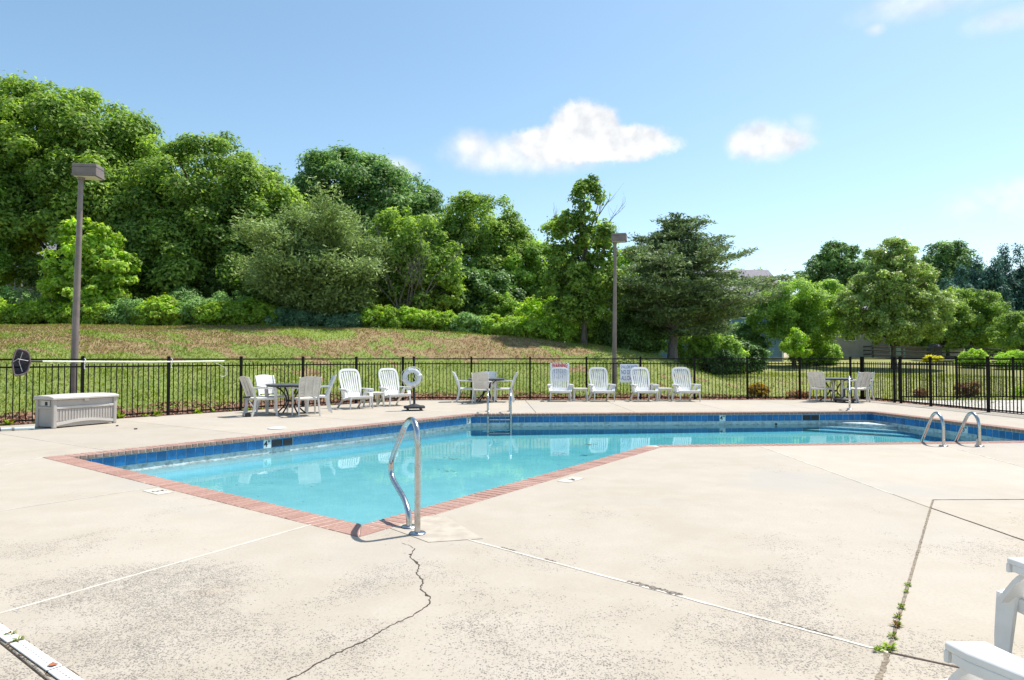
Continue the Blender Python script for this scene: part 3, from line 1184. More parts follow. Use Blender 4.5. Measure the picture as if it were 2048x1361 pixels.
# brick coping
cop = link('brick_coping', None)
tag(cop, kind='structure')
BW = 0.1005
bk = MB().box((0, 0, 0), (0.087, COPE, 0.06)).mesh('brick', bevel=0.010, seg=2)
far_bricks = MB()
rnd = random.Random(5)
for i in range(n):
    a, b = Vector(POOL[i]), Vector(POOL[(i + 1) % n])
    d = (b - a).normalized()
    nr = Vector((-d.y, d.x))
    ia, ib = Vector(INNER[i]), Vector(INNER[(i + 1) % n])
    # mitred mortar bed under the bricks
    MB().prism([tuple(a + nr * 0.004), tuple(b + nr * 0.004), tuple(ib - nr * 0.012), tuple(ia - nr * 0.012)], -0.058, -0.0025).build('mortar_bed', M['mortar'], cop)
    s0 = max(0, (ia - a).dot(d)) + 0.0
    s1 = (ib - a).dot(d) if (ib - a).dot(d) < (b - a).length else (b - a).length
    cnt = int((s1 - s0) / BW)
    pitch = (s1 - s0) / cnt
    ang = math.atan2(d.y, d.x)
    for k in range(cnt):
        p = a + d * (s0 + (k + 0.5) * pitch) + nr * (COPE / 2 - 0.004 + rnd.uniform(-.002, .002))
        z = -0.027 + rnd.uniform(-.0015, .0015)
        if i in (0, 1, 5):
            o = link('brick', bk, M['brick'], cop, (p.x, p.y, z), (rnd.uniform(-.006, .006), 0, ang + rnd.uniform(-.012, .012)))
        else:
            far_bricks.box((p.x, p.y, z), (0.092, COPE, 0.06), Matrix.Rotation(ang, 3, 'Z'))
    # the mitre at the start of this side: one cut brick each way
    if (ia - a).dot(d) > 0.02:
        pd = (a - Vector(POOL[i - 1])).normalized()
        c = s0 - 0.008
        MB().prism(ccw([tuple(a + d * 0.012 + nr * 0.006), tuple(a + d * c + nr * 0.0), tuple(ia - d * 0.008)]), -0.057, 0.002).build('cut_brick', M['brick'], cop, bevel=0.004)
        c2 = (a - ia).dot(pd) - 0.008
        MB().prism(ccw([tuple(a - pd * 0.012 + nr * 0.0 + d * 0.004), tuple(a - pd * c2), tuple(ia + pd * 0.004 - d * 0.016)]), -0.057, 0.002).build('cut_brick', M['brick'], cop, bevel=0.004)
fb = far_bricks.build('brick_row', M['brick'], cop, bevel=0.008)
fb['kind'] = 'stuff'

# waterline tiles
TP = 0.1524
tl = MB().box((0, 0, 0), (0.1445, 0.012, 0.1445)).mesh('tile', bevel=0.003)
wt = MB().box((0, 0, 0), (0.147, 0.012, 0.147)).mesh('white_tile', bevel=0.003)
MARK = {5: [(-5.97, 9.6)], }
TZ = -0.142
hidden = MB()


def wall_tiles(i, marks, skims):
    a, b = Vector(WALL[i]), Vector(WALL[(i + 1) % n])
    d = (b - a).normalized()
    nr = Vector((-d.y, d.x))
    ln = (b - a).length
    cnt = int(ln / TP)
    pit = ln / cnt
    ang = math.atan2(d.y, d.x)
    gb = MB()
    gb.prism(ccw([tuple(a + nr * 0.0005), tuple(b + nr * 0.0005), tuple(b + nr * 0.008), tuple(a + nr * 0.008)]), -0.222, -0.06)
    gb.build('grout_band', M['grout'], basin)
    for k in range(cnt):
        p = a + d * ((k + 0.5) * pit) + nr * 0.009
        rot = (0, 0, ang)
        if i in (1, 2, 0):
            hidden.box((p.x, p.y, TZ), (0.147, 0.012, 0.147), Matrix.Rotation(ang, 3, 'Z'))
            continue
        if k in marks:
            o = link('white_tile', wt, M['wtile'], basin, (p.x, p.y, TZ), rot)
            tx = link('depth_numeral', text_mesh(marks[k], 0.15, 0.0015), M['ink'], o, (0.004, 0.0085, 0.0), (R(90), 0, PI))
        elif k in skims:
            continue
        else:
            link('tile', tl, M['tile'], basin, (p.x + nr.x * random.uniform(-.001, .001), p.y, TZ + random.uniform(-.001, .001)), rot)
    if skims:
        k0, k1 = min(skims), max(skims) + 1
        c0, c1 = a + d * (k0 * pit + 0.012), a + d * (k1 * pit - 0.012)
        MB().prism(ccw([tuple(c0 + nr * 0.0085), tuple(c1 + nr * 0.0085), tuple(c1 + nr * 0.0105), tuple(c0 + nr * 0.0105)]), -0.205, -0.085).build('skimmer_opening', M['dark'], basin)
        fr = MB()
        for zz in (-0.078, -0.212):
            fr.bar((c0.x + nr.x * .012, c0.y + nr.y * .012, zz), (c1.x + nr.x * .012, c1.y + nr.y * .012, zz), 0.012, 0.012)
        fr.build('skimmer_frame', M['tile'], basin)
        mid = c0.lerp(c1, 0.5) + nr * 0.013
        MB().box((mid.x, mid.y, -0.145), (0.012, 0.008, 0.12), Matrix.Rotation(ang, 3, 'Z')).build('skimmer_weir', M['tile'], basin)


def tile_index(i, p):
    a, b = Vector(WALL[i]), Vector(WALL[(i + 1) % n])
    ln = (b - a).length
    return int((Vector(p) - a).dot((b - a).normalized()) / (ln / int(ln / TP)))


# left wall runs P6 -> P1 (side 5), far wall P5 -> P6 (side 4), right wall P4 -> P5 (side 3)
k4 = tile_index(5, (-4.35, 11.99))
wall_tiles(5, {k4: '4"', tile_index(5, (-1.0, 16.75)) + 1: '5\''}, [k4 - 1, k4 - 2, k4 - 3])
kf = tile_index(4, (5.22, 17.1))
ks = tile_index(4, (7.5, 17.3))
wall_tiles(4, {kf: '4"'}, [ks, ks - 1, ks + 1])
wall_tiles(3, {tile_index(3, (9.72, 14.4)): '3"'}, [])
for i in (0, 1, 2):
    wall_tiles(i, {}, [])
ht = hidden.build('tile_row', M['tile'], basin, bevel=0.003)
ht['kind'] = 'stuff'
# return fitting on the far wall
MB().lathe([(0.03, -0.01), (0.03, 0.012), (0.02, 0.018)], 12, (6.55, 16.98, -0.275), 'Y').build('return_fitting', M['ink'], basin)

# white skimmer lid on the deck, left side
ld = thing('skimmer_lid', 'flat white skimmer lid lying on the deck left of the pool', 'lid', (-4.55, 13.25, 0), 0.6)
MB().lathe([(0.15, 0.0), (0.17, 0.004), (0.17, 0.016), (0.15, 0.022)], 28).build('lid_plate', M['white'], ld, smooth=True)
MB().box((0.02, 0, 0.028), (0.08, 0.02, 0.012)).build('lid_grip', M['white'], ld, bevel=0.003)

# ------------------------------------------------------------------ metal fences
picket = MB().box((0, 0, 0.64), (0.017, 0.017, 1.20)).mesh('picket')
post_m = MB().box((0, 0, 0.675), (0.056, 0.056, 1.41)).box((0, 0, 1.388), (0.068, 0.068, 0.016)).box((0, 0, 1.402), (0.045, 0.045, 0.012)).mesh('post')


def metal_fence(label, a, b, posts, skip=0, z0=0.0, group='black metal picket fence runs'):
    a, b = Vector(a), Vector(b)
    d = (b - a)
    ln = d.length
    d.normalize()
    ang = math.atan2(d.y, d.x)
    t = thing('metal_fence', label, 'fence', (a.x, a.y, z0), ang, group)
    for s in posts[skip:]:
        link('post', post_m, M['fence'], t, (s, 0, 0))
    ps = sorted(posts)
    for z in (1.335, 1.175, 0.075):
        rl = MB()
        rl.box(((ps[0] + ps[-1]) / 2, 0, z), (ps[-1] - ps[0], 0.027, 0.034))
        rl.build('rail', M['fence'], t)
    for p, q in zip(ps[:-1], ps[1:]):
        k = max(1, round((q - p) / 0.1135))
        for j in range(1, k):
            link('picket', picket, M['fence'], t, (p + (q - p) * j / k, 0, 0))
    return t


C0 = (-3.2, 22.3)
dl = Vector((-0.643, -0.766))
metal_fence('black picket fence along the left side behind the storage bin', C0, (C0[0] + dl.x * 13, C0[1] + dl.y * 13), [0.0, 0.47, 2.3, 4.13, 5.96, 7.79, 9.62, 11.45, 13.28, 15.1])
xs = [-3.2, -1.33, 0.59, 2.44, 4.22, 6.0, 7.75, 9.49, 11.18, 11.54]
fa, fbp = (-3.2, 22.3), (11.54, 22.58)
fln = (Vector(fbp) - Vector(fa)).length
metal_fence('long black picket fence behind the row of white lounge chairs', fa, fbp, [(x + 3.2) / 14.74 * fln + (0.03 if x < -3 else 0) for x in xs], skip=1)
rp = [(11.56, 22.50), (11.80, 20.9), (11.83, 20.6), (11.92, 19.3), (12.02, 17.2), (12.14, 15.3), (12.28, 13.4), (12.42, 11.5)]
a0 = Vector(rp[0])
dirr = (Vector(rp[-1]) - a0)
metal_fence('black picket fence with a gate on the right side of the pool deck', rp[0], rp[-1],
            [0.0] + [(Vector(p) - a0).dot(dirr.normalized()) for p in rp[1:]])
metal_fence('second black picket fence beyond the walkway outside the gate', (12.4, 22.9), (21, 22.9), [0.6, 2.5, 4.4, 6.3, 8.2])

# walkway outside the gate
wk = MB()
wk.prism([(12.35, 15.0), (22, 15.0), (22, 22.2), (12.35, 21.8)], -0.1, 0.012)
tag(wk.build('walkway', M['walk']), kind='structure')

# ------------------------------------------------------------------ lamp posts
def lamp_post(loc, label, rz, lean, base_z):
    t = thing('lamp_post', label, 'lamp post', (loc[0], loc[1], base_z), rz, 'square headed lamp posts behind the fence')
    h = 5.42 - base_z
    MB().tube([(0, 0, -0.1), (lean * 0.5, 0, h * 0.5), (lean, 0, h)], [0.082, 0.070, 0.052], 20).build('pole', M['lamp'], t, smooth=True)
    MB().box((0, 0, 0.02), (0.26, 0.26, 0.05)).build('base_plate', M['lamp'], t, bevel=0.006)
    MB().tube([(lean, 0, h - 0.02), (lean, 0, h + 0.03)], [0.075, 0.085], 16).build('collar', M['lamp'], t, smooth=True)
    hd = MB().box((lean + 0.14, 0.02, h + 0.18), (0.52, 0.40, 0.27)).build('lamp_head', M['lamp'], t, bevel=0.018, seg=2)
    MB().box((lean + 0.14, 0.02, h + 0.032), (0.46, 0.34, 0.012)).build('lens', M['lens'], hd)
    MB().box((lean + 0.14, 0.02, h + 0.235), (0.526, 0.406, 0.008)).build('head_seam', M['bplastic'], hd)
    bl = MB()
    for bx_, by_ in ((-0.1, -0.1), (0.1, -0.1), (-0.1, 0.1), (0.1, 0.1)):
        bl.tube([(bx_, by_, 0.04), (bx_, by_, 0.085)], 0.014, 6)
    bl.build('anchor_bolt', M['grey'], t)
    rim = MB()
    for s in (-1, 1):
        rim.box((lean + 0.14, 0.02 + s * 0.202, h + 0.06), (0.535, 0.012, 0.03))
        rim.box((lean + 0.14 + s * 0.262, 0.02, h + 0.06), (0.012, 0.41, 0.03))
    rim.build('head_rim', M['lamp'], hd)
    return t


lamp_post((-9.86, 15.35), 'tall brown lamp post on the left beside the storage bin', 0.12, 0.10, 0.12)
lamp_post((3.58, 24.0), 'brown lamp post behind the lounge chairs near the middle', -0.25, 0.06, 0.10)

# ------------------------------------------------------------------ lounge chairs (adirondack shape), front towards -Y
def make_lounge(label, group):
    t = thing('lounge_chair', label, 'chair', (0, 0, 0), 0, group)
    wm = M['white']
    # seat
    st = MB()
    for k in range(7):
        y = -0.40 + k * 0.078
        z = 0.345 - 0.10 * (k / 6) - (0.02 if k == 0 else 0)
        st.box((0, y, z), (0.53 + 0.03 * (k < 3), 0.068, 0.02), Matrix.Rotation(R(-10 if k else 25), 3, 'X'))
    st.box((0, -0.445, 0.315), (0.56, 0.02, 0.065), Matrix.Rotation(R(12), 3, 'X'))
    st.build('seat', wm, t, bevel=0.005)
    for s in (-1, 1):
        MB().bar((s * 0.275, -0.43, 0.315), (s * 0.265, 0.12, 0.235), 0.03, 0.06).build('seat_rail', wm, t, bevel=0.006)
    # back
    y0, z0 = 0.07, 0.235
    dv_ = Vector((0, 0.40, 0.92)).normalized()
    Lb = 0.88

    def bp(u_, v_, off=0.0):
        q = Vector((u_, y0, z0)) + dv_ * v_
        nn = Vector((0, -dv_.z, dv_.y))
        q = q + nn * (off - 0.05 * math.sin(PI * min(1, v_ / Lb)) * 0.4)
        return q

    path = []
    for k in range(10):
        path.append((-0.235 - 0.045 * k / 9, 0.62 * k / 9))
    for k in range(1, 12):
        a = PI - PI * k / 12
        ex = 0.42
        cxx = math.copysign(abs(math.cos(a)) ** ex, math.cos(a))
        path.append((0.28 * cxx, 0.62 + 0.255 * abs(math.sin(a)) ** 0.62))
    for k in range(10):
        path.append((0.28 - 0.045 * k / 9, 0.62 - 0.62 * k / 9))
    sec = [(-0.032, -0.014), (0.032, -0.014), (0.032, 0.014), (-0.032, 0.014)]
    fr = MB()
    vs, fs = [], []
    pts = [bp(*q) for q in path]
    nn = Vector((0, -dv_.z, dv_.y))
    for k, q in enumerate(pts):
        tt = (pts[min(k + 1, len(pts) - 1)] - pts[max(k - 1, 0)]).normalized()
        sd = tt.cross(nn).normalized()
        for (a, b) in sec:
            vs.append(q + sd * a + nn * b)
    for k in range(len(pts) - 1):
        for j in range(4):
            a = k * 4 + j
            b = k * 4 + (j + 1) % 4
            fs.append((a, b, b + 4, a + 4))
    fr.add(vs, fs)
    fr.build('back_frame', wm, t, smooth=True, angle=50)
    MB().bar(bp(0, 0.02), bp(0, 0.20), 0.46, 0.02, (0, -1, 0.4)).build('back_panel', wm, t, bevel=0.006)
    for k in range(7):
        u_ = -0.192 + 0.064 * k
        tp = 0.62 + 0.245 * (1 - (abs(u_) / 0.30) ** 2.6)
        sl = MB()
        q = [bp(u_ * (0.9 + 0.16 * j / 4), 0.17 + (tp - 0.17) * j / 4) for j in range(5)]
        for a, b in zip(q[:-1], q[1:]):
            sl.bar(a, b + (b - a) * 0.01, 0.043, 0.014, (0, -1, 0.4))
        sl.build('back_slat', wm, t)
    # arms, legs, arm supports
    for s in (-1, 1):
        ar = MB()
        ar.prism(ccw([(s * 0.285, -0.30), (s * 0.40, -0.34), (s * 0.415, -0.26), (s * 0.40, 0.05), (s * 0.35, 0.30), (s * 0.285, 0.30), (s * 0.31, 0.02), (s * 0.30, -0.2)]), 0.508, 0.532)
        ar.prism(ccw([(s * 0.398, -0.32), (s * 0.415, -0.26), (s * 0.40, 0.05), (s * 0.392, 0.05), (s * 0.405, -0.26)]), 0.475, 0.51)
        ar.prism(ccw([(s * 0.285, -0.305), (s * 0.40, -0.345), (s * 0.402, -0.33), (s * 0.29, -0.29)]), 0.470, 0.51)
        ar.build('arm', wm, t, bevel=0.005)
        sup = MB()
        arch = fillet([(s * 0.30, -0.40, 0.32), (s * 0.345, -0.26, 0.500), (s * 0.345, 0.02, 0.500), (s * 0.295, 0.05, 0.27)], 0.10, 6)
        sup.tube(arch, 1.0, prof=[(-0.045, -0.011), (0.045, -0.011), (0.045, 0.011), (-0.045, 0.011)])
        sup.build('arm_support', wm, t, smooth=True, angle=50)
        lg = MB()
        lg.tube([(s * 0.300, -0.405, 0.345), (s * 0.315, -0.415, 0.16), (s * 0.325, -0.42, 0.0)], [1, 0.86, 0.62], prof=[(-0.04, -0.012), (0.04, -0.012), (0.04, 0.012), (0, 0.02), (-0.04, 0.012)])
        lg.build('front_leg', wm, t, smooth=True, angle=40)
        lg = MB()
        lg.tube([(s * 0.285, 0.02, 0.27), (s * 0.295, 0.24, 0.15), (s * 0.305, 0.42, 0.0)], [1, 0.85, 0.7], prof=[(-0.035, -0.012), (0.035, -0.012), (0.035, 0.012), (-0.035, 0.012)])
        lg.build('rear_leg', wm, t, smooth=True, angle=40)
    return t


G_L = 'white slatted lounge chairs on the pool deck'
lounge = make_lounge('white slatted lounge chair in front of the red warning sign', G_L)
lounge.location = (1.53, 21.72, 0)
lounge.rotation_euler = (0, 0, R(-2))
for (x, y, rz, lab) in (
        (2.83, 21.75, R(7), 'white lounge chair in front of the middle lamp post, right of the first small table'),
        (4.18, 21.75, R(8), 'white lounge chair partly covering the no diving sign'),
        (5.52, 21.80, R(7), 'white lounge chair furthest right in the row by the far fence'),
        (-4.28, 18.62, R(38), 'white slatted lounge chair beside the left dining set, facing right'),
        (-3.42, 19.75, R(36), 'white slatted lounge chair next to the life ring stand'),
        (2.57, 2.71, R(-160), 'white lounge chair at the lower right edge, the upper of the two cut off'),
        (1.77, 1.86, R(-160), 'white lounge chair lowest in the right corner, only its arm showing'),
        (4.80, 5.30, R(-160), 'white lounge chair outside the right edge, its arm shadow falling into view'),
        (10.18, 12.62, R(-95), 'white lounge chair at the right edge of the frame beside the pool wall')):
    dup(lounge, (x, y, 0), rz, lab)


def make_side_table(label):
    t = thing('side_table', label, 'table', (0, 0, 0), 0, 'small white side tables between lounge chairs')
    MB().box((0, 0, 0.395), (0.44, 0.42, 0.028)).build('table_top', M['cream'], t, bevel=0.012, seg=2)
    MB().box((0, 0, 0.362), (0.40, 0.38, 0.04)).build('apron', M['cream'], t, bevel=0.006)
    for sx in (-1, 1):
        for sy in (-1, 1):
            MB().tube([(sx * 0.175, sy * 0.165, 0.37), (sx * 0.20, sy * 0.19, 0.20), (sx * 0.21, sy * 0.20, 0.0)], [1, 0.9, 0.75],
                      prof=[(-0.035, -0.02), (0.035, -0.02), (0.035, 0.02), (-0.035, 0.02)]).build('leg', M['cream'], t, smooth=True)
    return t


stb = make_side_table('small white side table beside the chair with the warning sign')
stb.location = (2.17, 21.75, 0)
dup(stb, (4.86, 21.85, 0), 0.05, 'small white side table between the two right lounge chairs')
dup(stb, (-3.88, 19.20, 0), 0.65, 'small white side table between the two left lounge chairs')


# ------------------------------------------------------------------ dining chairs, front towards -Y
def make_dining(label, mat, group, lattice=False):
    t = thing('resin_chair', label, 'chair', (0, 0, 0), 0, group)
    st = MB()
    st.prism([(-0.24, -0.25), (0.24, -0.25), (0.225, 0.20), (-0.225, 0.20)], 0.405, 0.43)
    st.prism([(-0.24, -0.262), (0.24, -0.262), (0.24, -0.245), (-0.24, -0.245)], 0.375, 0.425)
    for s in (-1, 1):
        st.bar((s * 0.24, -0.25, 0.400), (s * 0.228, 0.21, 0.400), 0.02, 0.05)
    st.bar((-0.22, 0.205, 0.40), (0.22, 0.205, 0.40), 0.02, 0.05)
    st.build('seat', mat, t, bevel=0.006)
    dv_ = Vector((0, 0.13, 0.50)).normalized()

    def bq(x, v):
        q = Vector((x, 0.215, 0.43)) + dv_ * v
        q.y += 0.05 * (v / 0.5) ** 2 + 0.04 * (1 - (abs(x) / 0.25) ** 2) * 0.6
        return q

    if not lattice:
        rows = [(0.035, 0.108), (0.112, 0.185), (0.189, 0.262), (0.266, 0.339), (0.343, 0.416), (0.420, 0.500)]
        for k, (v0, v1) in enumerate(rows):
            sl = MB()
            hw = 0.205 + 0.02 * k / 5
            for j in range(4):
                xa, xb = -hw + 2 * hw * j / 4, -hw + 2 * hw * (j + 1) / 4
                crown_ = 0.0
                if k == 5:
                    crown_ = 0.03
                A = [bq(xa, v0), bq(xb, v0), bq(xb, v1 + crown_ * (1 - (xb / hw) ** 2)), bq(xa, v1 + crown_ * (1 - (xa / hw) ** 2))]
                B = [q + Vector((0, 0.012, 0)) for q in A]
                sl.add(A + B, [(0, 1, 2, 3), (7, 6, 5, 4), (0, 4, 5, 1), (3, 2, 6, 7), (0, 3, 7, 4), (1, 5, 6, 2)])
            sl.build('back_board', mat, t)
        rb = MB()
        for x in (-0.09, 0.09):
            rb.bar(bq(x, 0.03) + Vector((0, 0.016, 0)), bq(x, 0.49) + Vector((0, 0.016, 0)), 0.05, 0.012, (0, 1, 0))
        rb.build('back_rib', mat, t)
    else:
        la = MB()
        for v in (0.02, 0.10, 0.40, 0.47):
            la.bar(bq(-0.20 - 0.08 * v, v), bq(0.20 + 0.08 * v, v), 0.016, 0.035, (0, 0, 1))
        for k in range(-3, 5):
            x0_, x1_ = -0.24 + k * 0.075, -0.24 + k * 0.075 + 0.26
            for flip in (1, -1):
                a_, b_ = (flip * x0_, 0.10), (flip * x1_, 0.40)
                pts_ = []
                for q in range(7):
                    tq = q / 6
                    xx = a_[0] + (b_[0] - a_[0]) * tq
                    if abs(xx) <= 0.215:
                        pts_.append(bq(xx, a_[1] + (b_[1] - a_[1]) * tq))
                if len(pts_) >= 2:
                    la.bar(pts_[0], pts_[-1], 0.02, 0.012, (0, 1, 0))
        for x in (-0.12, -0.04, 0.04, 0.12):
            la.bar(bq(x, 0.40), bq(x, 0.48), 0.03, 0.012, (0, 1, 0))
        la.build('back_lattice', mat, t)
    for s in (-1, 1):
        sp = MB()
        sp.tube([bq(s * 0.222, -0.06), bq(s * 0.228, 0.14), bq(s * 0.238, 0.32), bq(s * 0.245, 0.505)], [1, 1, 1, 0.8],
                prof=[(-0.024, -0.014), (0.024, -0.014), (0.024, 0.014), (-0.024, 0.014)])
        sp.build('back_post', mat, t, smooth=True)
        arm = fillet([bq(s * 0.24, 0.24), (s * 0.275, 0.10, 0.655), (s * 0.285, -0.27, 0.635)], 0.05, 4)
        MB().tube(arm, 1.0, prof=[(-0.026, -0.012), (0.026, -0.012), (0.026, 0.012), (-0.026, 0.012)]).build('arm', mat, t, smooth=True, angle=50)
        MB().tube([(s * 0.283, -0.255, 0.635), (s * 0.262, -0.26, 0.43), (s * 0.270, -0.285, 0.0)], [0.85, 1, 0.75],
                  prof=[(-0.03, -0.018), (0.03, -0.018), (0.03, 0.018), (-0.03, 0.018)]).build('front_leg', mat, t, smooth=True, angle=50)
        k_ = 0.12 if lattice else 0.07
        MB().tube([(s * 0.222, 0.205, 0.44), (s * 0.235, 0.24, 0.22), (s * 0.245, 0.235 + k_, 0.0)], [1, 0.9, 0.72],
                  prof=[(-0.03, -0.018), (0.03, -0.018), (0.03, 0.018), (-0.03, 0.018)]).build('rear_leg', mat, t, smooth=True, angle=50)
    return t


def face(dx, dy):
    """rotation that turns the -Y front towards (dx,dy)"""
    return math.atan2(dy, dx) + PI / 2


G_D = 'resin dining chairs around the round tables'
d_white = make_dining('white resin chair behind the left table, its back to the fence', M['white'], G_D)
d_white.location = (-6.02, 17.15, 0)
d_white.rotation_euler = (0, 0, face(0.75, -0.66))
d_cream = make_dining('cream resin chair on the near left of the left table', M['cream'], G_D)
d_cream.location = (-5.98, 16.25, 0)
d_cream.rotation_euler = (0, 0, face(0.72, 0.69))
for src, x, y, fx, fy, lab in (
        (d_cream, -4.88, 16.25, -0.50, 0.87, 'resin chair on the near right of the left table, back to the pool'),
        (d_white, -4.86, 17.15, -0.93, -0.36, 'white resin chair on the far right of the left table'),
        (d_white, -1.42, 21.35, 1.0, 0.02, 'white resin chair in profile on the left of the middle table'),
        (d_cream, -0.92, 20.75, 0.10, 1.0, 'resin chair with its back to the pool at the middle table'),
        (d_white, -0.24, 21.35, -1.0, 0.06, 'white resin chair in profile on the right of the middle table'),
        (d_white, -0.76, 21.92, 0.0, -1.0, 'white resin chair behind the middle table by the fence'),
        (d_cream, 9.72, 21.50, 0.74, 0.67, 'cream resin chair on the left of the right table'),
        (d_cream, 10.66, 21.20, -0.36, 0.93, 'cream resin chair on the right of the right table, back to the pool')):
    dup(src, (x, y, 0), face(fx, fy), lab)
lat = make_dining('white resin chair with a lattice back by the corner of the fence', M['white'], G_D, True)
lat.location = (11.12, 21.75, 0)
lat.rotation_euler = (0, 0, face(-0.75, -0.66))


def make_table(label):
    t = thing('round_table', label, 'table', (0, 0, 0), 0, 'round dark patio tables')
    MB().lathe([(0.02, 0.705), (0.57, 0.705), (0.585, 0.712), (0.585, 0.724), (0.57, 0.730), (0.02, 0.730)], 40).build('table_top', M['table'], t, smooth=True)
    MB().lathe([(0.54, 0.672), (0.565, 0.672), (0.565, 0.706), (0.54, 0.706)], 40).build('table_rim', M['bplastic'], t, smooth=True)
    MB().lathe([(0.09, 0.30), (0.10, 0.31), (0.10, 0.335), (0.09, 0.345)], 16).build('hub_ring', M['bplastic'], t, smooth=True)
    for k in range(4):
        a = PI / 4 + k * PI / 2
        c, s = math.cos(a), math.sin(a)
        pts = [(0.42 * c, 0.42 * s, 0.70), (0.25 * c, 0.25 * s, 0.60), (0.11 * c, 0.11 * s, 0.42), (0.11 * c, 0.11 * s, 0.26), (0.27 * c, 0.27 * s, 0.10), (0.40 * c, 0.40 * s, 0.0)]
        MB().tube(fillet(pts, 0.12, 4), 0.019, 8).build('leg', M['bplastic'], t, smooth=True)
    return t


tb = make_table('round dark table on the left with four pale chairs')
tb.location = (-5.42, 16.75, 0)
dup(tb, (-0.80, 21.35, 0), 0.2, 'round dark table in the middle, in front of the far fence')
dup(tb, (10.22, 21.75, 0), 0.5, 'round dark table on the right by the corner of the fence')


# ------------------------------------------------------------------ wheeled bases, life ring
def wheeled_base(t, pole_h, pr):
    b = MB()
    b.prism([(-0.27, -0.17), (-0.17, -0.27), (0.17, -0.27), (0.27, -0.17), (0.27, 0.17), (0.17, 0.27), (-0.17, 0.27), (-0.27, 0.17)], 0.06, 0.115)
    b.lathe([(0.22, 0.115), (0.10, 0.15), (0.05, 0.17)], 20)
    b.build('base', M['bplastic'], t, bevel=0.01, seg=2)
    for a in (45, 135, 225, 315):
        c, s = math.cos(R(a)), math.sin(R(a))
        w = MB()
        w.lathe([(0.012, -0.018), (0.03, -0.016), (0.03, 0.016), (0.012, 0.018)], 12, (0.24 * c, 0.24 * s, 0.031), 'Y')
        w.box((0.24 * c, 0.24 * s, 0.055), (0.02, 0.05, 0.03))
        w.build('wheel', M['bplastic'], t)
    MB().tube([(0, 0, 0.15), (0, 0, 0.42)], 0.032, 14).build('sleeve', M['bplastic'], t, smooth=True)
    if pole_h:
        MB().tube([(0, 0, 0.40), (0, 0, pole_h)], pr, 12).build('pole', M['bplastic'], t, smooth=True)


rs = thing('ring_stand', 'black wheeled stand with a thin pole holding the life ring', 'stand', (-2.55, 17.85, 0), 0.2)
wheeled_base(rs, 1.36, 0.018)
MB().tube([(0, 0, 1.08), (0, -0.05, 1.09), (0, -0.08, 1.12)], 0.008, 6).build('hook', M['bplastic'], rs)
ub = thing('umbrella_base', 'black wheeled umbrella base without pole under the right table', 'stand', (10.18, 20.95, 0), 0.35)
wheeled_base(ub, 0.0, 0.02)
lb = thing('life_ring', 'white life ring hanging on the thin black stand', 'life ring', (-2.60, 17.76, 0.86), 0.25)
tv = MB()
ringv, ringf = [], []
for i in range(32):
    a = 2 * PI * i / 32
    for j in range(12):
        b = 2 * PI * j / 12
        r_ = 0.185 + 0.062 * math.cos(b)
        ringv.append((r_ * math.cos(a), 0.055 * math.sin(b), r_ * math.sin(a)))
        ringf.append((i * 12 + j, ((i + 1) % 32) * 12 + j, ((i + 1) % 32) * 12 + (j + 1) % 12, i * 12 + (j + 1) % 12))
tv.add(ringv, ringf).build('ring', M['buoy'], lb, smooth=True)
for a in (20, 110, 200, 290):
    bd = MB()
    c, s = math.cos(R(a)), math.sin(R(a))
    pts = []
    for j in range(13):
        b = 2 * PI * j / 12
        r_ = 0.185 + 0.067 * math.cos(b)
        pts.append((r_ * c, 0.060 * math.sin(b), r_ * s))
    bd.tube(pts, 1.0, prof=[(-0.025, -0.003), (0.025, -0.003), (0.025, 0.003), (-0.025, 0.003)])
    bd.build('ring_band', M['white'], lb)
rp_ = MB()
for a in (20, 110, 200, 290):
    pts = []
    for j in range(9):
        q = R(a + 90 * j / 8)
        r_ = 0.255 + 0.03 * math.sin(PI * j / 8)
        pts.append((r_ * math.cos(q), -0.02, r_ * math.sin(q)))
    rp_.tube(pts, 0.007, 6)
rp_.tube([(0.07, -0.05, 0.13), (0.02, -0.07, 0.02), (0.11, -0.06, -0.10)], 0.009, 6)
rp_.tube([(-0.10, -0.03, 0.24), (0.0, 0.02, 0.27), (0.10, -0.03, 0.24)], 0.014, 6)
rp_.build('ring_rope', M['rope'], lb, smooth=True)

# ------------------------------------------------------------------ storage bin
bx = thing('storage_bin', 'taupe plastic storage bin with a pale lid by the left fence', 'storage bin', (-8.86, 13.22, 0), math.atan2(0.907, 0.42))
BLn, BDp, BH = 1.29, 0.56, 0.56      # local x along the front, y towards the fence
core = MB().box((BLn / 2, BDp / 2, 0.285), (BLn - 0.05, BDp - 0.05, 0.53)).build('bin_wall', M['boxp'], bx, bevel=0.008)
for (x, y) in ((0.03, 0.03), (BLn - 0.03, 0.03), (0.03, BDp - 0.03), (BLn - 0.03, BDp - 0.03)):
    MB().box((x, y, 0.28), (0.075, 0.075, 0.56)).build('corner_post', M['boxp'], bx, bevel=0.018, seg=2)
MB().box((BLn / 2, 0.014, 0.395), (BLn - 0.12, 0.03, 0.05)).build('front_rail', M['boxl'], bx, bevel=0.008)
MB().box((0.014, BDp / 2, 0.395), (0.03, BDp - 0.12, 0.05)).build('side_rail', M['boxp'], bx, bevel=0.008)
ar = MB()
pz = []
for k in range(13):
    x = 0.065 + (BLn - 0.13) * k / 12
    pz.append((x, 0.045 + 0.06 * math.sin(PI * k / 12)))
vs = []
for x, z in pz:
    vs += [(x, -0.002, z), (x, -0.002, z + 0.055), (x, 0.028, z + 0.055), (x, 0.028, z)]
fs = []
for k in range(12):
    a = k * 4
    fs += [(a, a + 1, a + 5, a + 4), (a + 1, a + 2, a + 6, a + 5), (a + 2, a + 3, a + 7, a + 6), (a + 3, a, a + 4, a + 7)]
ar.add(vs, fs).build('arched_rail', M['boxl'], bx)
sg = MB()
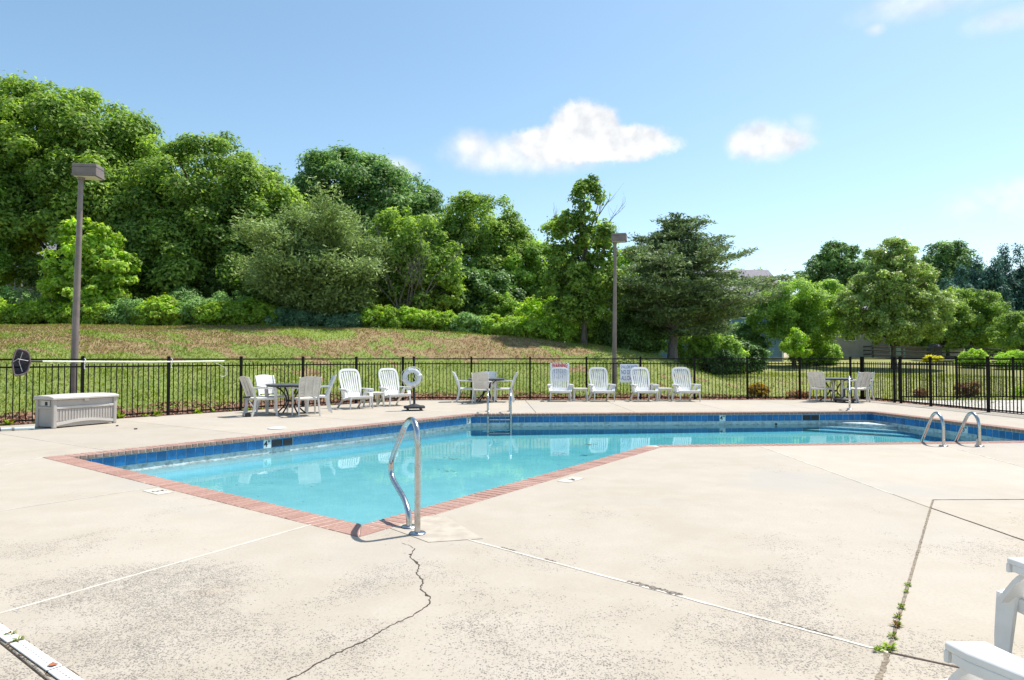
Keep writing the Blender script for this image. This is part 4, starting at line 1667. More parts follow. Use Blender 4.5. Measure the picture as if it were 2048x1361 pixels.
for k in range(20):
    sg.box((0.09 + (BLn - 0.18) * k / 19, 0.021, 0.25), (0.044, 0.012, 0.22))
sg.build('ribbed_panel', M['boxp'], bx, bevel=0.004)
MB().box((0.011, BDp / 2 - 0.02, 0.485), (0.012, 0.26, 0.10)).build('handle_panel', M['boxl'], bx)
MB().box((0.004, BDp / 2 - 0.05, 0.475), (0.012, 0.07, 0.07)).build('handle_slot', M['dark'], bx)
MB().box((BLn / 2, -0.012, 0.535), (0.09, 0.02, 0.06)).build('latch', M['boxl'], bx, bevel=0.005)
lid_ = MB()
lv, lf = [], []
for k in range(9):
    x = -0.03 + (BLn + 0.06) * k / 8
    bul = 0.035 * math.sin(PI * k / 8)
    lv += [(x, -0.035 - bul * 0.6, 0.555), (x, -0.035 - bul * 0.6, 0.60), (x, 0.10, 0.625 + bul * 0.4), (x, BDp - 0.1, 0.628 + bul * 0.4), (x, BDp + 0.03, 0.61), (x, BDp + 0.03, 0.555)]
for k in range(8):
    a = k * 6
    for j in range(6):
        lf.append((a + j, a + (j + 1) % 6, a + 6 + (j + 1) % 6, a + 6 + j))
lf += [(0, 1, 2, 3, 4, 5), (48, 53, 52, 51, 50, 49)]
lid_.add(lv, lf).build('lid', M['boxl'], bx, bevel=0.008)

# ------------------------------------------------------------------ leaf skimmer on the fence
fdir = Vector((0.643, 0.766, 0))
sk = thing('leaf_skimmer', 'long white pole with a dark leaf net hung along the left fence', 'pool net', (-9.82, 14.18, 1.285), math.atan2(0.766, 0.643))
MB().tube([(0.05, 0, 0.01), (2.2, 0, -0.012), (3.98, 0, 0.0)], 0.0165, 12).build('pole', M['pole'], sk, smooth=True)
MB().tube([(-0.22, 0, 0.012), (0.06, 0, 0.01)], 0.021, 10).build('pole_socket', M['bplastic'], sk, smooth=True)
fpts = fillet([(-0.16, -0.03, 0.0), (-0.19, -0.03, 0.21), (-0.40, -0.03, 0.28), (-0.47, -0.03, 0.0), (-0.43, -0.03, -0.29), (-0.21, -0.03, -0.23), (-0.16, -0.03, 0.0)], 0.08, 5)
MB().tube(fpts, 0.016, 8).build('net_frame', M['netframe'], sk, smooth=True)
nb = MB()
nvv, nff = [], []
nq = len(fpts)
cxn = Vector((-0.36, 0.14, 0))
for lev in range(4):
    tl_ = lev / 3
    for q in fpts:
        p = q.lerp(cxn + (q - cxn) * Vector((1, 1, 1)).length * 0 + (q - Vector((-0.36, -0.03, 0))) * 0.55, tl_)
        p.z -= 0.06 * tl_
        nvv.append(p)
for lev in range(3):
    for j in range(nq - 1):
        a = lev * nq + j
        nff.append((a, a + 1, a + 1 + nq, a + nq))
nff.append(tuple(3 * nq + j for j in range(nq - 1)))
nb.add(nvv, nff).build('net_bag', M['net'], sk, smooth=True, angle=80)
MB().tube([(-0.2, -0.045, 0.02), (-0.38, -0.05, 0.06), (-0.46, -0.045, 0.0)], 0.007, 6).tube([(-0.3, -0.045, 0.2), (-0.36, -0.05, 0.0), (-0.3, -0.045, -0.2)], 0.006, 6).build('net_brace', M['grey'], sk)
cord = fillet([(3.72, 0, -0.03), (4.0, -0.04, -0.16), (4.06, -0.04, -0.33), (3.92, -0.04, -0.40), (3.86, -0.04, -0.36)], 0.08, 5)
MB().tube(cord, 0.006, 6).build('cord', M['rope'], sk, smooth=True)
for px_, lab in (((-9.28, 14.83), 'white hook on the fence post beside the left lamp post holding the net pole'),
                 ((-8.10, 16.24), 'white hook on the second fence post right of the lamp, holding the net pole')):
    hk = thing('fence_hook', lab, 'hook', (px_[0] + 0.03, px_[1] - 0.03, 1.285), math.atan2(0.766, 0.643), 'white hooks holding the net pole')
    MB().tube(fillet([(0, 0.05, 0.07), (0, -0.03, 0.05), (0, -0.045, -0.035), (0, 0.02, -0.045), (0.0, 0.045, 0.0)], 0.03, 5), 0.008, 6).build('hook_wire', M['white'], hk)
    MB().tube([(0, 0.045, -0.04), (0, 0.03, -0.15), (0, -0.01, -0.16)], 0.009, 6).build('hook_tail', M['white'], hk)

# grey stand by the left dining set
gs = thing('grey_stand', 'short grey metal post with a dark cap and hanging panel by the left chairs', 'post', (-6.17, 15.89, 0), 0.3)
MB().box((0, 0, 0.22), (0.06, 0.06, 0.44)).build('post', M['grey'], gs, bevel=0.004)
MB().box((0.01, 0, 0.455), (0.16, 0.12, 0.035)).build('cap_plate', M['bplastic'], gs, bevel=0.005)
MB().box((0.0, 0, 0.425), (0.11, 0.09, 0.03)).build('cap_collar', M['grey'], gs, bevel=0.004)
MB().bar((0.06, 0, 0.36), (0.20, 0.05, 0.14), 0.11, 0.02, (0.4, 0, 1)).build('hanging_panel', M['sign'], gs, bevel=0.004)
MB().bar((0.03, 0, 0.36), (0.17, 0.05, 0.30), 0.03, 0.02).build('bracket', M['bplastic'], gs)
MB().prism([(-0.02, -0.05), (0.10, -0.03), (0.08, 0.05), (-0.02, 0.05)], 0.0, 0.09).build('foot', M['bplastic'], gs, bevel=0.01)

# pipe on the ground by the fence, far left
pp = thing('pool_pipe', 'pale pipe with a black end lying by the weeds at the left fence', 'pipe', (-9.62, 12.72, 0), math.atan2(0.766, 0.643) - 0.35)
MB().tube([(0.08, 0, 0.035), (0.62, 0, 0.035)], 0.026, 12).build('pipe', M['pipe'], pp, smooth=True)
MB().tube([(0, 0, 0.035), (0.10, 0, 0.035)], 0.034, 12).build('end_cap', M['bplastic'], pp, smooth=True)
MB().tube([(0.27, 0, 0.035), (0.31, 0, 0.035)], 0.032, 12).build('clamp', M['grey'], pp, smooth=True)

# ------------------------------------------------------------------ rails and ladders
def figure_rail(name, label, base, d, cat='handrail', group=None):
    t = thing(name, label, cat, (base[0], base[1], 0), math.atan2(d[1], d[0]), group)
    pts = [(0, 0, 0.0), (0, 0, 0.70), (0.02, 0, 0.815), (0.10, 0, 0.872), (0.22, 0, 0.872), (0.34, 0, 0.82), (0.72, 0, 0.52), (0.80, 0, 0.44), (0.79, 0, 0.345), (0.72, 0, 0.30), (0.36, 0, 0.20), (0.24, 0, 0.12), (0.225, 0, 0.0)]
    MB().tube(fillet(pts, 0.07, 5), 0.0235, 14).build('rail_tube', M['steel'], t, smooth=True, angle=80)
    for x in (0, 0.225):
        MB().lathe([(0.025, 0.0), (0.062, 0.001), (0.066, 0.006), (0.058, 0.014), (0.026, 0.017)], 24, (x, 0, 0.004)).build('escutcheon', M['steel'], t, smooth=True)
    return t


figure_rail('step_handrail', 'bent steel handrail at the near corner of the pool', (-0.735, 5.34), (-0.42, 0.907), group='bent steel step handrails')
figure_rail('step_handrail', 'bent steel handrail at the far right corner, seen edge on', (9.08, 18.40), (-0.44, -0.90), group='bent steel step handrails')
nl = thing('pool_ladder', 'pair of arched steel ladder rails on the near right edge', 'ladder', (6.69, 10.62, 0), R(-2))
for x in (0.0, 0.545):
    pts = [(x, 0, 0), (x, 0.0, 0.30), (x, 0.03, 0.43), (x, 0.15, 0.515), (x, 0.27, 0.47), (x, 0.42, 0.27), (x, 0.62, -0.02), (x, 0.70, -0.20), (x, 0.70, -0.75)]
    MB().tube(fillet(pts, 0.09, 5), 0.0235, 14).build('rail', M['steel'], nl, smooth=True, angle=80)
    MB().lathe([(0.025, 0.0), (0.062, 0.001), (0.066, 0.006), (0.058, 0.014), (0.026, 0.017)], 24, (x, 0, 0.003)).build('escutcheon', M['steel'], nl, smooth=True)
for z in (-0.40, -0.66):
    MB().box((0.2725, 0.68, z), (0.50, 0.09, 0.025)).build('tread', M['white'], nl, bevel=0.006)
an = thing('anchor_cup', 'small white plastic cup beside the right ladder rail', 'cup', (7.37, 10.82, 0), 0)
MB().lathe([(0.02, 0.0), (0.034, 0.002), (0.036, 0.07), (0.026, 0.09)], 14).build('cup', M['cream'], an, smooth=True)
MB().lathe([(0.022, 0.09), (0.02, 0.19), (0.012, 0.20)], 12).build('cap', M['bplastic'], an, smooth=True)
fl_ = thing('pool_ladder', 'upright steel ladder on the far wall in front of the middle table', 'ladder', (-0.62, 17.45, 0), R(2.5))
for x in (0.0, 0.56):
    pts = [(x, 0, 0), (x, 0, 0.40), (x, -0.05, 0.53), (x, -0.22, 0.575), (x, -0.50, 0.54), (x, -0.70, 0.42), (x, -0.76, 0.25), (x, -0.76, -0.95)]
    MB().tube(fillet(pts, 0.10, 5), 0.0235, 14).build('rail', M['steel'], fl_, smooth=True, angle=80)
    MB().lathe([(0.025, 0.0), (0.062, 0.001), (0.066, 0.006), (0.058, 0.014), (0.026, 0.017)], 24, (x, 0, 0.003)).build('escutcheon', M['steel'], fl_, smooth=True)
for z in (-0.14, -0.40, -0.66):
    MB().box((0.28, -0.76, z), (0.51, 0.085, 0.03)).build('tread', M['steel'], fl_, bevel=0.006)

# ------------------------------------------------------------------ signs on the fence
def sign(name, label, x, z, w, h, rows):
    t = thing(name, label, 'sign', (x, 22.305 + 0.019 * x, z), R(1.1), 'white rule signs on the fence')
    MB().box((0, 0, 0), (w, 0.006, h)).build('panel', M['sign'], t)
    for (s, size, zz, m, sx) in rows:
        link('lettering', text_mesh(s, size, 0.001, sx, 0.045 if m == 'redink' else 0.0), M[m], t, (0, -0.0042, zz), (R(90), 0, 0))
    return t


sg1 = sign('warning_sign', 'white sign with a red warning heading behind a lounge chair', 1.56, 0.905, 0.62, 0.60,
           [('WARNING', 0.205, 0.205, 'redink', 0.50), ('NO LIFEGUARD', 0.20, 0.02, 'blueink', 0.33), ('ON DUTY', 0.20, -0.16, 'blueink', 0.5)])
bt = MB()
for s in (-1, 1):
    bt.box((s * 0.26, -0.004, 0.225), (0.02, 0.003, 0.02), Matrix.Rotation(R(45), 3, 'Y'))
bt.build('warning_mark', M['redink'], sg1)
sg2 = sign('diving_sign', 'white sign with blue no diving lettering beside the middle lamp post', 3.84, 0.862, 0.60, 0.60,
           [('SHALLOW WATER', 0.150, 0.205, 'blueink', 0.44), ('NO DIVING', 0.205, 0.030, 'blueink', 0.50), ('ALLOWED', 0.205, -0.165, 'blueink', 0.54)])

# ------------------------------------------------------------------ houses
def lap_wall(t, x0, x1, y, z0, z1, m, course=0.2, holes=()):
    b = MB()
    k = int((z1 - z0) / course)
    for j in range(k):
        za = z0 + j * course
        segs = [(x0, x1)]
        for (h0, h1, hz0, hz1) in holes:
            if za + course > hz0 and za < hz1:
                ns = []
                for s in segs:
                    if h0 > s[0] and h1 < s[1]:
                        ns += [(s[0], h0), (h1, s[1])]
                    else:
                        ns.append(s)
                segs = ns
        for s in segs:
            b.add([(s[0], y, za), (s[1], y, za), (s[1], y + 0.03, za + course), (s[0], y + 0.03, za + course), (s[0], y + 0.06, za), (s[1], y + 0.06, za)],
                  [(0, 1, 2, 3), (0, 4, 5, 1)])
    return b.build('siding', M[m], t)


def house(label, loc, w, d, h, roof_h, m, windows, z0=0.0):
    t = thing('house', label, 'house', (loc[0], loc[1], z0))
    lap_wall(t, 0, w, 0, 0.35, h, m, 0.2, windows)
    MB().box((w / 2, d / 2 + 0.06, h / 2), (w - 0.04, d - 0.05, h)).build('wall', M[m], t)
    MB().box((w / 2, d / 2, 0.05), (w + 0.02, d + 0.04, 0.6)).build('foundation', M['walk'], t)
    rf = MB()
    o = 0.45
    rf.add([(-o, -o, h - 0.1), (w + o, -o, h - 0.1), (w + o, d / 2, h + roof_h), (-o, d / 2, h + roof_h), (-o, d + o, h - 0.1), (w + o, d + o, h - 0.1),
            (-o, -o, h + 0.05), (w + o, -o, h + 0.05), (w + o, d / 2, h + roof_h + 0.16), (-o, d / 2, h + roof_h + 0.16), (-o, d + o, h + 0.05), (w + o, d + o, h + 0.05)],
           [(0, 1, 2, 3), (3, 2, 5, 4), (7, 6, 9, 8), (8, 9, 10, 11), (0, 6, 7, 1), (4, 5, 11, 10), (1, 7, 8, 2), (2, 8, 11, 5), (0, 3, 9, 6), (3, 4, 10, 9)])
    rf.build('roof', M['roof'], t)
    gb = MB()
    gb.add([(0.02, 0.06, h - 0.05), (0.02, d, h - 0.05), (0.02, d / 2, h + roof_h), (w - 0.02, 0.06, h - 0.05), (w - 0.02, d, h - 0.05), (w - 0.02, d / 2, h + roof_h)], [(0, 1, 2), (3, 5, 4)])
    gb.build('gable', M[m], t)
    MB().box((w / 2, -o - 0.01, h - 0.02), (w + 2 * o, 0.04, 0.18)).build('fascia', M['trim'], t)
    for x in (0.0, w):
        MB().box((x, -0.01, h / 2), (0.14, 0.12, h)).build('corner_board', M['trim'], t)
    for (x0, x1, za, zb) in windows:
        f = MB()
        for xx in (x0, x1):
            f.box((xx, -0.015, (za + zb) / 2), (0.1, 0.1, zb - za + 0.1))
        for zz in (za, (za + zb) / 2, zb):
            f.box(((x0 + x1) / 2, -0.012, zz), (x1 - x0 - 0.1, 0.08, 0.09 if zz != (za + zb) / 2 else 0.05))
        fo_ = f.build('window', M['trim'], t)
        MB().box(((x0 + x1) / 2, 0.02, (za + zb) / 2), (x1 - x0, 0.02, zb - za)).build('pane', M['glass'], fo_)
    return t


house('blue house with a grey roof half hidden behind the pine', (10.6, 53), 10.4, 8, 5.1, 2.4, 'bluesiding', [(3.0, 4.1, 1.0, 2.5), (6.8, 7.9, 3.4, 4.6)], terrain(16, 53) - 0.05)
house('beige house behind the round lawn tree on the right', (29.2, 63), 12.5, 8, 4.4, 1.3, 'beigesiding', [(1.5, 2.5, 1.6, 2.9), (5.6, 6.8, 0.9, 2.4), (9.6, 11.0, 0.9, 2.4)], terrain(34, 63) - 0.05)
house('grey house with white windows at the left edge behind the shrubs', (-41.5, 48), 8.2, 7, 4.9, 2.2, 'greysiding', [(3.0, 4.3, 2.6, 4.2), (4.9, 5.9, 2.5, 4.0), (7.0, 7.8, 2.8, 4.2)], terrain(-36, 48) - 0.1)

cb = thing('utility_cabinet', 'pale green utility cabinet behind the rail fence beside the lawn tree', 'cabinet', (33.6, 60, terrain(33.6, 60)))
MB().box((0.45, 0.3, 0.45), (1.0, 0.7, 0.9)).build('cabinet_body', M['cabinet'], cb, bevel=0.03)
MB().box((0.45, 0.28, 0.92), (1.06, 0.76, 0.05)).build('cabinet_lid', M['cabinet'], cb, bevel=0.015)
gr = thing('covered_grill', 'dark rounded cover standing behind the yellow shrub', 'grill', (36.2, 58.5, terrain(36, 58.5)))
MB().box((0, 0, 0.45), (1.05, 0.6, 0.9)).build('cart', M['cover'], gr, bevel=0.05)
MB().lathe([(0.55, 0.88), (0.56, 0.98), (0.45, 1.15), (0.25, 1.24), (0.05, 1.26)], 20).build('hood', M['cover'], gr, smooth=True)

# split rail fence
rf_ = thing('rail_fence', 'weathered split rail fence along the far side of the lawn', 'fence', (0, 0, 0))
rp2 = [(31.9, 76), (32.2, 72.4), (32.35, 68.8), (32.5, 65.2), (32.55, 61.6), (32.7, 57.2), (34.1, 55.2), (35.4, 52.6), (36.0, 49.6), (36.2, 46.6)]
rnd = random.Random(8)
for x, y in rp2:
    z = terrain(x, y)
    MB().box((x, y, z + 0.52), (0.14, 0.14, 1.2), Matrix.Rotation(rnd.uniform(-.06, .06), 3, 'X')).build('post', M['wood'], rf_, bevel=0.012)
for (x0, y0_), (x1, y1_) in zip(rp2[:-1], rp2[1:]):
    for hz in (0.28, 0.62, 0.96):
        za, zb = terrain(x0, y0_) + hz, terrain(x1, y1_) + hz
        MB().bar((x0 - 0.09, y0_ - 0.06, za + rnd.uniform(-.04, .04)), (x1 - 0.09, y1_ - 0.06, zb + rnd.uniform(-.04, .04)), 0.05, 0.12).build('rail', M['wood'], rf_, bevel=0.012)

# ------------------------------------------------------------------ trees
G_T = 'trees behind the bank'
tree('oak_tree', 'tallest bright green tree at the left edge behind the lamp post', 'oak', (-25.5, 38.5), 14,
     [(0, 0, 9.2, 5.2, 4.4, 4.2), (-4.4, 0.5, 8.0, 4.0, 3.6, 4.4), (3.8, -0.5, 7.4, 3.6, 3.2, 3.6), (0.8, -1.5, 5.2, 5.2, 3.2, 3.4), (-1.8, 0, 11.2, 3.4, 3.0, 2.6), (2.6, 0, 10.3, 2.4, 2.2, 2.2), (-5.5, -1, 4.4, 3.4, 2.6, 3.0), (5.0, -1, 4.4, 2.8, 2.4, 2.8)],
     100000, 0.29, 21, 0.38, 10, group=G_T, clump=1.15, limbs=16)
tree('broadleaf_tree', 'rounded olive green tree right of the tallest tree', 'olive', (-16.6, 37.5), 11,
     [(0, 0, 6.6, 4.2, 3.6, 3.7), (-3.0, 0, 5.4, 3.0, 3, 3.4), (2.8, -0.4, 5.2, 2.6, 2.6, 3.4), (0, -1.4, 3.2, 4.6, 2.6, 2.8), (3.6, -0.8, 2.8, 2.8, 2.4, 2.6), (-3.6, -0.8, 2.6, 2.8, 2.4, 2.6)],
     76000, 0.255, 22, 0.3, 7.5, group=G_T, clump=0.95, limbs=14)
tree('broadleaf_tree', 'tall dark green domed tree near the middle of the bank', 'deep', (-9.9, 43), 12,
     [(-0.6, 0, 8.6, 3.6, 3.2, 2.9), (2.0, 0, 7.6, 3.4, 3.0, 2.9), (-2.4, 0, 6.6, 2.8, 2.6, 3.0), (3.6, -0.3, 5.4, 2.4, 2.4, 3.2), (0.4, -1, 4.6, 4.4, 2.8, 3.2), (3.4, -0.6, 2.8, 3.0, 2.4, 2.6)],
     70000, 0.275, 23, 0.3, 9, group=G_T, clump=1.0, limbs=12, gap=0.06)
tree('broadleaf_tree', 'airy green tree right of the dark domed tree, sky showing through', 'oak', (-1.9, 41), 9.5,
     [(0.0, 0, 6.7, 2.3, 2.0, 2.0), (-1.2, 0, 4.9, 2.0, 2, 2.3), (1.4, 0, 4.9, 1.9, 1.8, 2.2), (0, -0.8, 2.4, 2.9, 2.2, 2.4), (2.4, -0.3, 3.2, 1.9, 1.6, 2.6), (3.6, -0.2, 2.2, 1.6, 1.4, 1.9)],
     38000, 0.225, 24, 0.2, 7.4, group=G_T, clump=0.7, gap=0.16, limbs=14)
tree('broadleaf_tree', 'low green tree filling the gap behind the sparse tree', 'bright', (1.6, 39.5), 6.5,
     [(0, 0, 3.8, 1.9, 1.7, 1.9), (1.2, 0, 2.6, 1.9, 1.6, 2.0), (-1.2, 0, 2.4, 1.8, 1.6, 2.0)], 20000, 0.21, 25, 0.15, 4.5, group=G_T, clump=0.65, gap=0.2)
tree('broadleaf_tree', 'bright green tree just left of the spreading pine', 'bright', (7.4, 40.5), 7,
     [(0, 0, 4.6, 2.0, 1.8, 2.0), (1.4, 0, 3.3, 2.0, 1.8, 2.3), (-1.4, 0, 3.0, 1.9, 1.8, 2.3), (0, -0.6, 1.6, 2.6, 1.6, 1.6)], 24000, 0.21, 26, 0.16, 4.5, group=G_T, clump=0.65, gap=0.12)
tree('young_maple', 'young bright green tree right behind the left lamp post', 'lime', (-20.2, 32.4), 5.3,
     [(0.1, 0, 3.9, 1.2, 1.1, 1.2), (-1.0, 0, 2.6, 1.2, 1.1, 1.1), (1.1, 0, 2.5, 1.3, 1.1, 1.2), (0, -0.4, 1.6, 1.8, 1.2, 1.0)], 7000, 0.30, 27, 0.09, 3.4, group=G_T, clump=0.46, gap=0.34, aspect=0.75, limbs=12)
tree('broadleaf_tree', 'bright branch of foliage cut by the left edge of the frame', 'bright', (-27.0, 33.8), 8,
     [(0, 0, 4.8, 2.0, 1.8, 2.6), (-0.6, 0, 2.9, 2.2, 1.8, 2.0)], 18000, 0.22, 28, 0.16, 5, group=G_T, clump=0.7, gap=0.1)
tree('broadleaf_tree', 'dark undergrowth tree between the two left trees', 'deep', (-20.4, 36.4), 6.5,
     [(0, 0, 3.6, 2.8, 1.8, 2.8), (3.0, 0.3, 2.6, 2.6, 1.8, 2.4), (-2.8, 0.2, 2.4, 2.2, 1.8, 2.2)], 28000, 0.22, 29, 0.14, 4, group=G_T, clump=0.75)
tree('broadleaf_tree', 'dark undergrowth tree behind the grey green cedar', 'deep', (-12.4, 36.6), 6.0,
     [(0, 0, 3.4, 2.6, 1.7, 2.6), (2.8, 0.2, 2.6, 2.4, 1.6, 2.3), (-2.4, 0.2, 2.0, 2.2, 1.6, 1.9)], 26000, 0.21, 30, 0.14, 4, group=G_T, clump=0.7)
tree('broadleaf_tree', 'dark shrubby tree low between the bare tree and the airy tree', 'glossy', (-3.6, 36.2), 4.0,
     [(0, 0, 2.0, 2.2, 1.4, 1.7), (2.2, 0.2, 1.7, 1.9, 1.4, 1.5)], 11000, 0.24, 31, 0.1, 2.4, group=G_T, clump=0.6)


# conifers built from branch sprays
def spray_tree(name, label, kind, loc, trunk_h, r0, branches, n, size, seed, bark='bark', group=None, lean=(0, 0), tuft=0.28, plate=0.35, altf=0.0, multi=()):
    rng = np.random.default_rng(seed)
    z = terrain(loc[0], loc[1])
    t = thing(name, label, 'tree', (loc[0], loc[1], z), 0, group)
    m, pts, rad = trunk_mb(trunk_h, r0, r0 * 0.25, seed, lean)
    m.build('trunk', M[bark], t, smooth=True)
    lm = MB()
    for q in multi:
        lm.tube(q[0], q[1], 7)
    seg_a, seg_b, wts, ups = [], [], [], []
    for (z0_, ang, ln, rise, dp) in branches:
        f = min(z0_ / trunk_h, 0.98)
        a = Vector((lean[0] * f, lean[1] * f, z0_))
        dirv = Vector((math.cos(ang), math.sin(ang), 0))
        mid = a + dirv * ln * 0.5 + Vector((0, 0, rise * 0.35))
        end = a + dirv * ln + Vector((0, 0, rise))
        lm.tube([a, mid, end], [r0 * 0.30 * (0.4 + 0.6 * (1 - f)), r0 * 0.18 * (0.4 + 0.6 * (1 - f)), r0 * 0.05], 5)
        for k in range(5):
            p, q = (a.lerp(mid, k / 2.5) if k < 2.5 else mid.lerp(end, (k - 2.5) / 2.5)), None
            if k < 1 and ln > 1.5:
                continue
            seg_a.append(p)
            k2 = k + 1
            seg_b.append(a.lerp(mid, min(1, k2 / 2.5)) if k2 < 2.5 else mid.lerp(end, (k2 - 2.5) / 2.5))
            wts.append(ln * (1.15 - 0.12 * k) * dp)
            ups.append(ln * (0.36 - 0.05 * k))
    lm.build('limbs', M[bark], t, smooth=True)
    A = np.array([tuple(p) for p in seg_a])
    B = np.array([tuple(p) for p in seg_b])
    W = np.array(wts)
    U = np.array(ups)
    nt_ = int(n * 1.9) // 14
    si = rng.choice(len(A), nt_, p=W / W.sum())
    tpar = rng.random((nt_, 1))
    D = unit(B[si] - A[si])
    side = unit(np.cross(D, np.array([0, 0, 1.0])))
    off = rng.uniform(-1, 1, (nt_, 1)) * U[si][:, None]
    tc_ = A[si] + (B[si] - A[si]) * tpar + side * off + D * np.abs(off) * 0.6 + np.stack([np.zeros(nt_), np.zeros(nt_), rng.normal(size=nt_) * 0.12 * plate / 0.35 + 0.06], 1)
    tt = rng.random(nt_)
    ci = np.repeat(np.arange(nt_), 14)
    nn_ = len(ci)
    e = rng.normal(size=(nn_, 3)) * np.array([tuft, tuft, tuft * plate])
    C = tc_[ci] + e
    dr = unit(D[ci] * 0.8 + side[ci] * np.sign(off[ci]) * 0.5 + np.array([0, 0, 0.25]) + rng.normal(size=(nn_, 3)) * 0.5)
    Nn = unit(np.array([0, 0, 1.0]) + rng.normal(size=(nn_, 3)) * 0.6)
    V, F = leaves(C, Nn, size * 0.66, rng, 0.32, dr, 0.05)
    tint = np.clip(0.65 * tt[ci] + 0.35 * rng.random(nn_), 0, 1)
    alt = np.where(rng.random(nn_) < altf, rng.uniform(0.3, 1, nn_), 0)
    link('crown', fast_mesh('crown', V, F, {'tint': ('FACE', tint), 'alt': ('FACE', alt)}), LEAF[kind], t)
    return t


rnd = random.Random(12)
br = []
# grey-green cedar: dome of ascending sprays from several stems
for k in range(70):
    zz = rnd.uniform(0.5, 4.5)
    w = 3.7 * math.sin(PI * min(1, (zz + 0.8) / 6.6)) ** 0.6
    br.append((zz, rnd.uniform(0, 2 * PI), rnd.uniform(0.5, 1.15) * w, rnd.uniform(0.2, 1.6), 1.0))
spray_tree('cedar_tree', 'wide grey green cedar in front of the trees on the bank crest', 'cedar', (-9.0, 32.6), 5.0, 0.16, br, 46000, 0.30, 41, bark='bark', group=G_T, tuft=0.24, plate=0.6,
           multi=[([(0, 0, -0.1), (-0.7, 0, 1.6), (-1.4, 0, 3.4)], [0.14, 0.1, 0.04]), ([(0.1, 0, -0.1), (0.8, 0.1, 1.6), (1.7, 0.1, 3.2)], [0.14, 0.1, 0.04])])
# spreading pine: layered plates
br = []
for zz, ln, wgt in ((1.6, 3.2, .5), (2.1, 4.3, .8), (2.6, 4.6, 1), (3.1, 4.2, 1), (3.6, 4.6, 1), (4.1, 3.4, 1), (4.6, 3.0, 1.1), (5.05, 2.4, 1.1), (5.5, 2.3, 1.1), (5.9, 1.9, 1.2), (6.3, 1.7, 1.2), (6.6, 1.1, 1.2)):
    k = 9 if zz < 5 else 7
    o = rnd.uniform(0, 2)
    for j in range(k):
        a = o + 2 * PI * j / k + rnd.uniform(-.3, .3)
        stretch = 1.0 + 0.14 * math.cos(a)
        br.append((zz + rnd.uniform(-.2, .2), a, ln * stretch * rnd.uniform(0.62, 1.05), ln * rnd.uniform(0.02, 0.28), wgt))
spray_tree('pine_tree', 'wide spreading dark pine right of the middle lamp post', 'pine', (7.75, 33.0), 6.7, 0.24, br, 36000, 0.27, 42, bark='greybark', group=G_T, tuft=0.18, plate=0.2, altf=0.12, lean=(0.25, 0))
br = []
for k in range(46):
    zz = rnd.uniform(1.4, 5.0)
    br.append((zz, rnd.uniform(0, 2 * PI), rnd.uniform(1.0, 2.6) * (1 - 0.4 * zz / 6), rnd.uniform(0.0, 0.6), 1))
spray_tree('pine_tree', 'smaller dark pine standing behind the spreading pine', 'pine', (12.0, 44), 6.2, 0.16, br, 16000, 0.30, 43, group=G_T, tuft=0.26, plate=0.4, altf=0.1)

# sparse tree with visible trunk
st_ = tree('sparse_tree', 'slender sparse tree with a dark trunk on the slope, open to the sky', 'oak', (3.28, 31.2), 7.6,
           [(0.2, 0, 6.4, 0.75, 0.7, 1.1), (-0.8, 0, 5.1, 0.85, 0.8, 0.9), (0.7, 0, 4.6, 0.9, 0.8, 0.9), (-0.4, 0, 3.6, 1.2, 1.0, 0.9), (0.5, 0, 2.7, 1.3, 1.1, 1.0), (-0.7, 0, 2.3, 1.3, 1.0, 1.0), (0.2, 0.3, 1.7, 1.7, 1.0, 0.8), (0.5, 0, 7.3, 0.35, 0.3, 0.4)],
           12500, 0.22, 44, 0.13, 6.6, group=G_T, clump=0.42, gap=0.2, limbs=18)


def bare_branches(m, p, d, ln, r, depth_, rnd_):
    steps = 3
    pts, rad = [p], [r]
    q = p.copy()
    dd = d.copy()
    for k in range(steps):
        dd = (dd + Vector((rnd_.uniform(-.18, .18), rnd_.uniform(-.18, .18), rnd_.uniform(-.02, .16)))).normalized()
        q = q + dd * ln / steps
        pts.append(q.copy())
        rad.append(r * (1 - 0.55 * (k + 1) / steps))
    m.tube(pts, rad, 5 if depth_ > 1 else 4)
    if depth_ <= 0:
        return
    for k in range(3 if depth_ > 1 else 4):
        i = rnd_.choice((1, 2, 3))
        nd = (dd + Vector((rnd_.uniform(-.8, .8), rnd_.uniform(-.8, .8), rnd_.uniform(-.1, .5)))).normalized()
        bare_branches(m, pts[i], nd, ln * rnd_.uniform(0.5, 0.75), rad[i] * 0.7, depth_ - 1, rnd_)


bt_ = thing('bare_tree', 'leafless grey tree with several stems on the bank crest', 'tree', (-5.0, 32.6, terrain(-5.0, 32.6)), 0, G_T)
for k, (dx, dy, dz, ln) in enumerate(((-0.22, 0, 1, 3.2), (0.1, 0.1, 1, 3.0), (0.34, 0, 1, 2.9), (-0.4, 0.1, 1, 2.3))):
    m = MB()
    bare_branches(m, Vector((0.12 * k - 0.2, 0, -0.1)), Vector((dx, dy, dz)).normalized(), ln, 0.055, 3, random.Random(50 + k))
    m.build('stem', M['greybark'], bt_)
tree('broadleaf_tree', 'loose green tree around the leafless grey stems', 'oak', (-5.6, 33.8), 6.2,
     [(0.2, 0, 4.6, 1.5, 1.2, 1.5), (-0.8, 0, 3.0, 1.6, 1.2, 1.6), (1.6, 0, 3.4, 1.4, 1.2, 1.6), (0.8, 0, 1.8, 2.2, 1.4, 1.3)], 12000, 0.23, 61, 0.08, 4.4, group=G_T, clump=0.6, gap=0.35, limbs=8)
m = MB()
for k, (p, d) in enumerate((((0.45, 0, 5.6), (0.55, 0, 0.8)), ((-0.5, 0, 4.8), (-0.75, 0, 0.6)), ((0.6, 0, 4.9), (0.85, 0, 0.6)), ((0.3, 0, 3.6), (0.9, 0, 0.75)))):
    bare_branches(m, Vector(p), Vector(d).normalized(), 1.3, 0.03, 2, random.Random(70 + k))
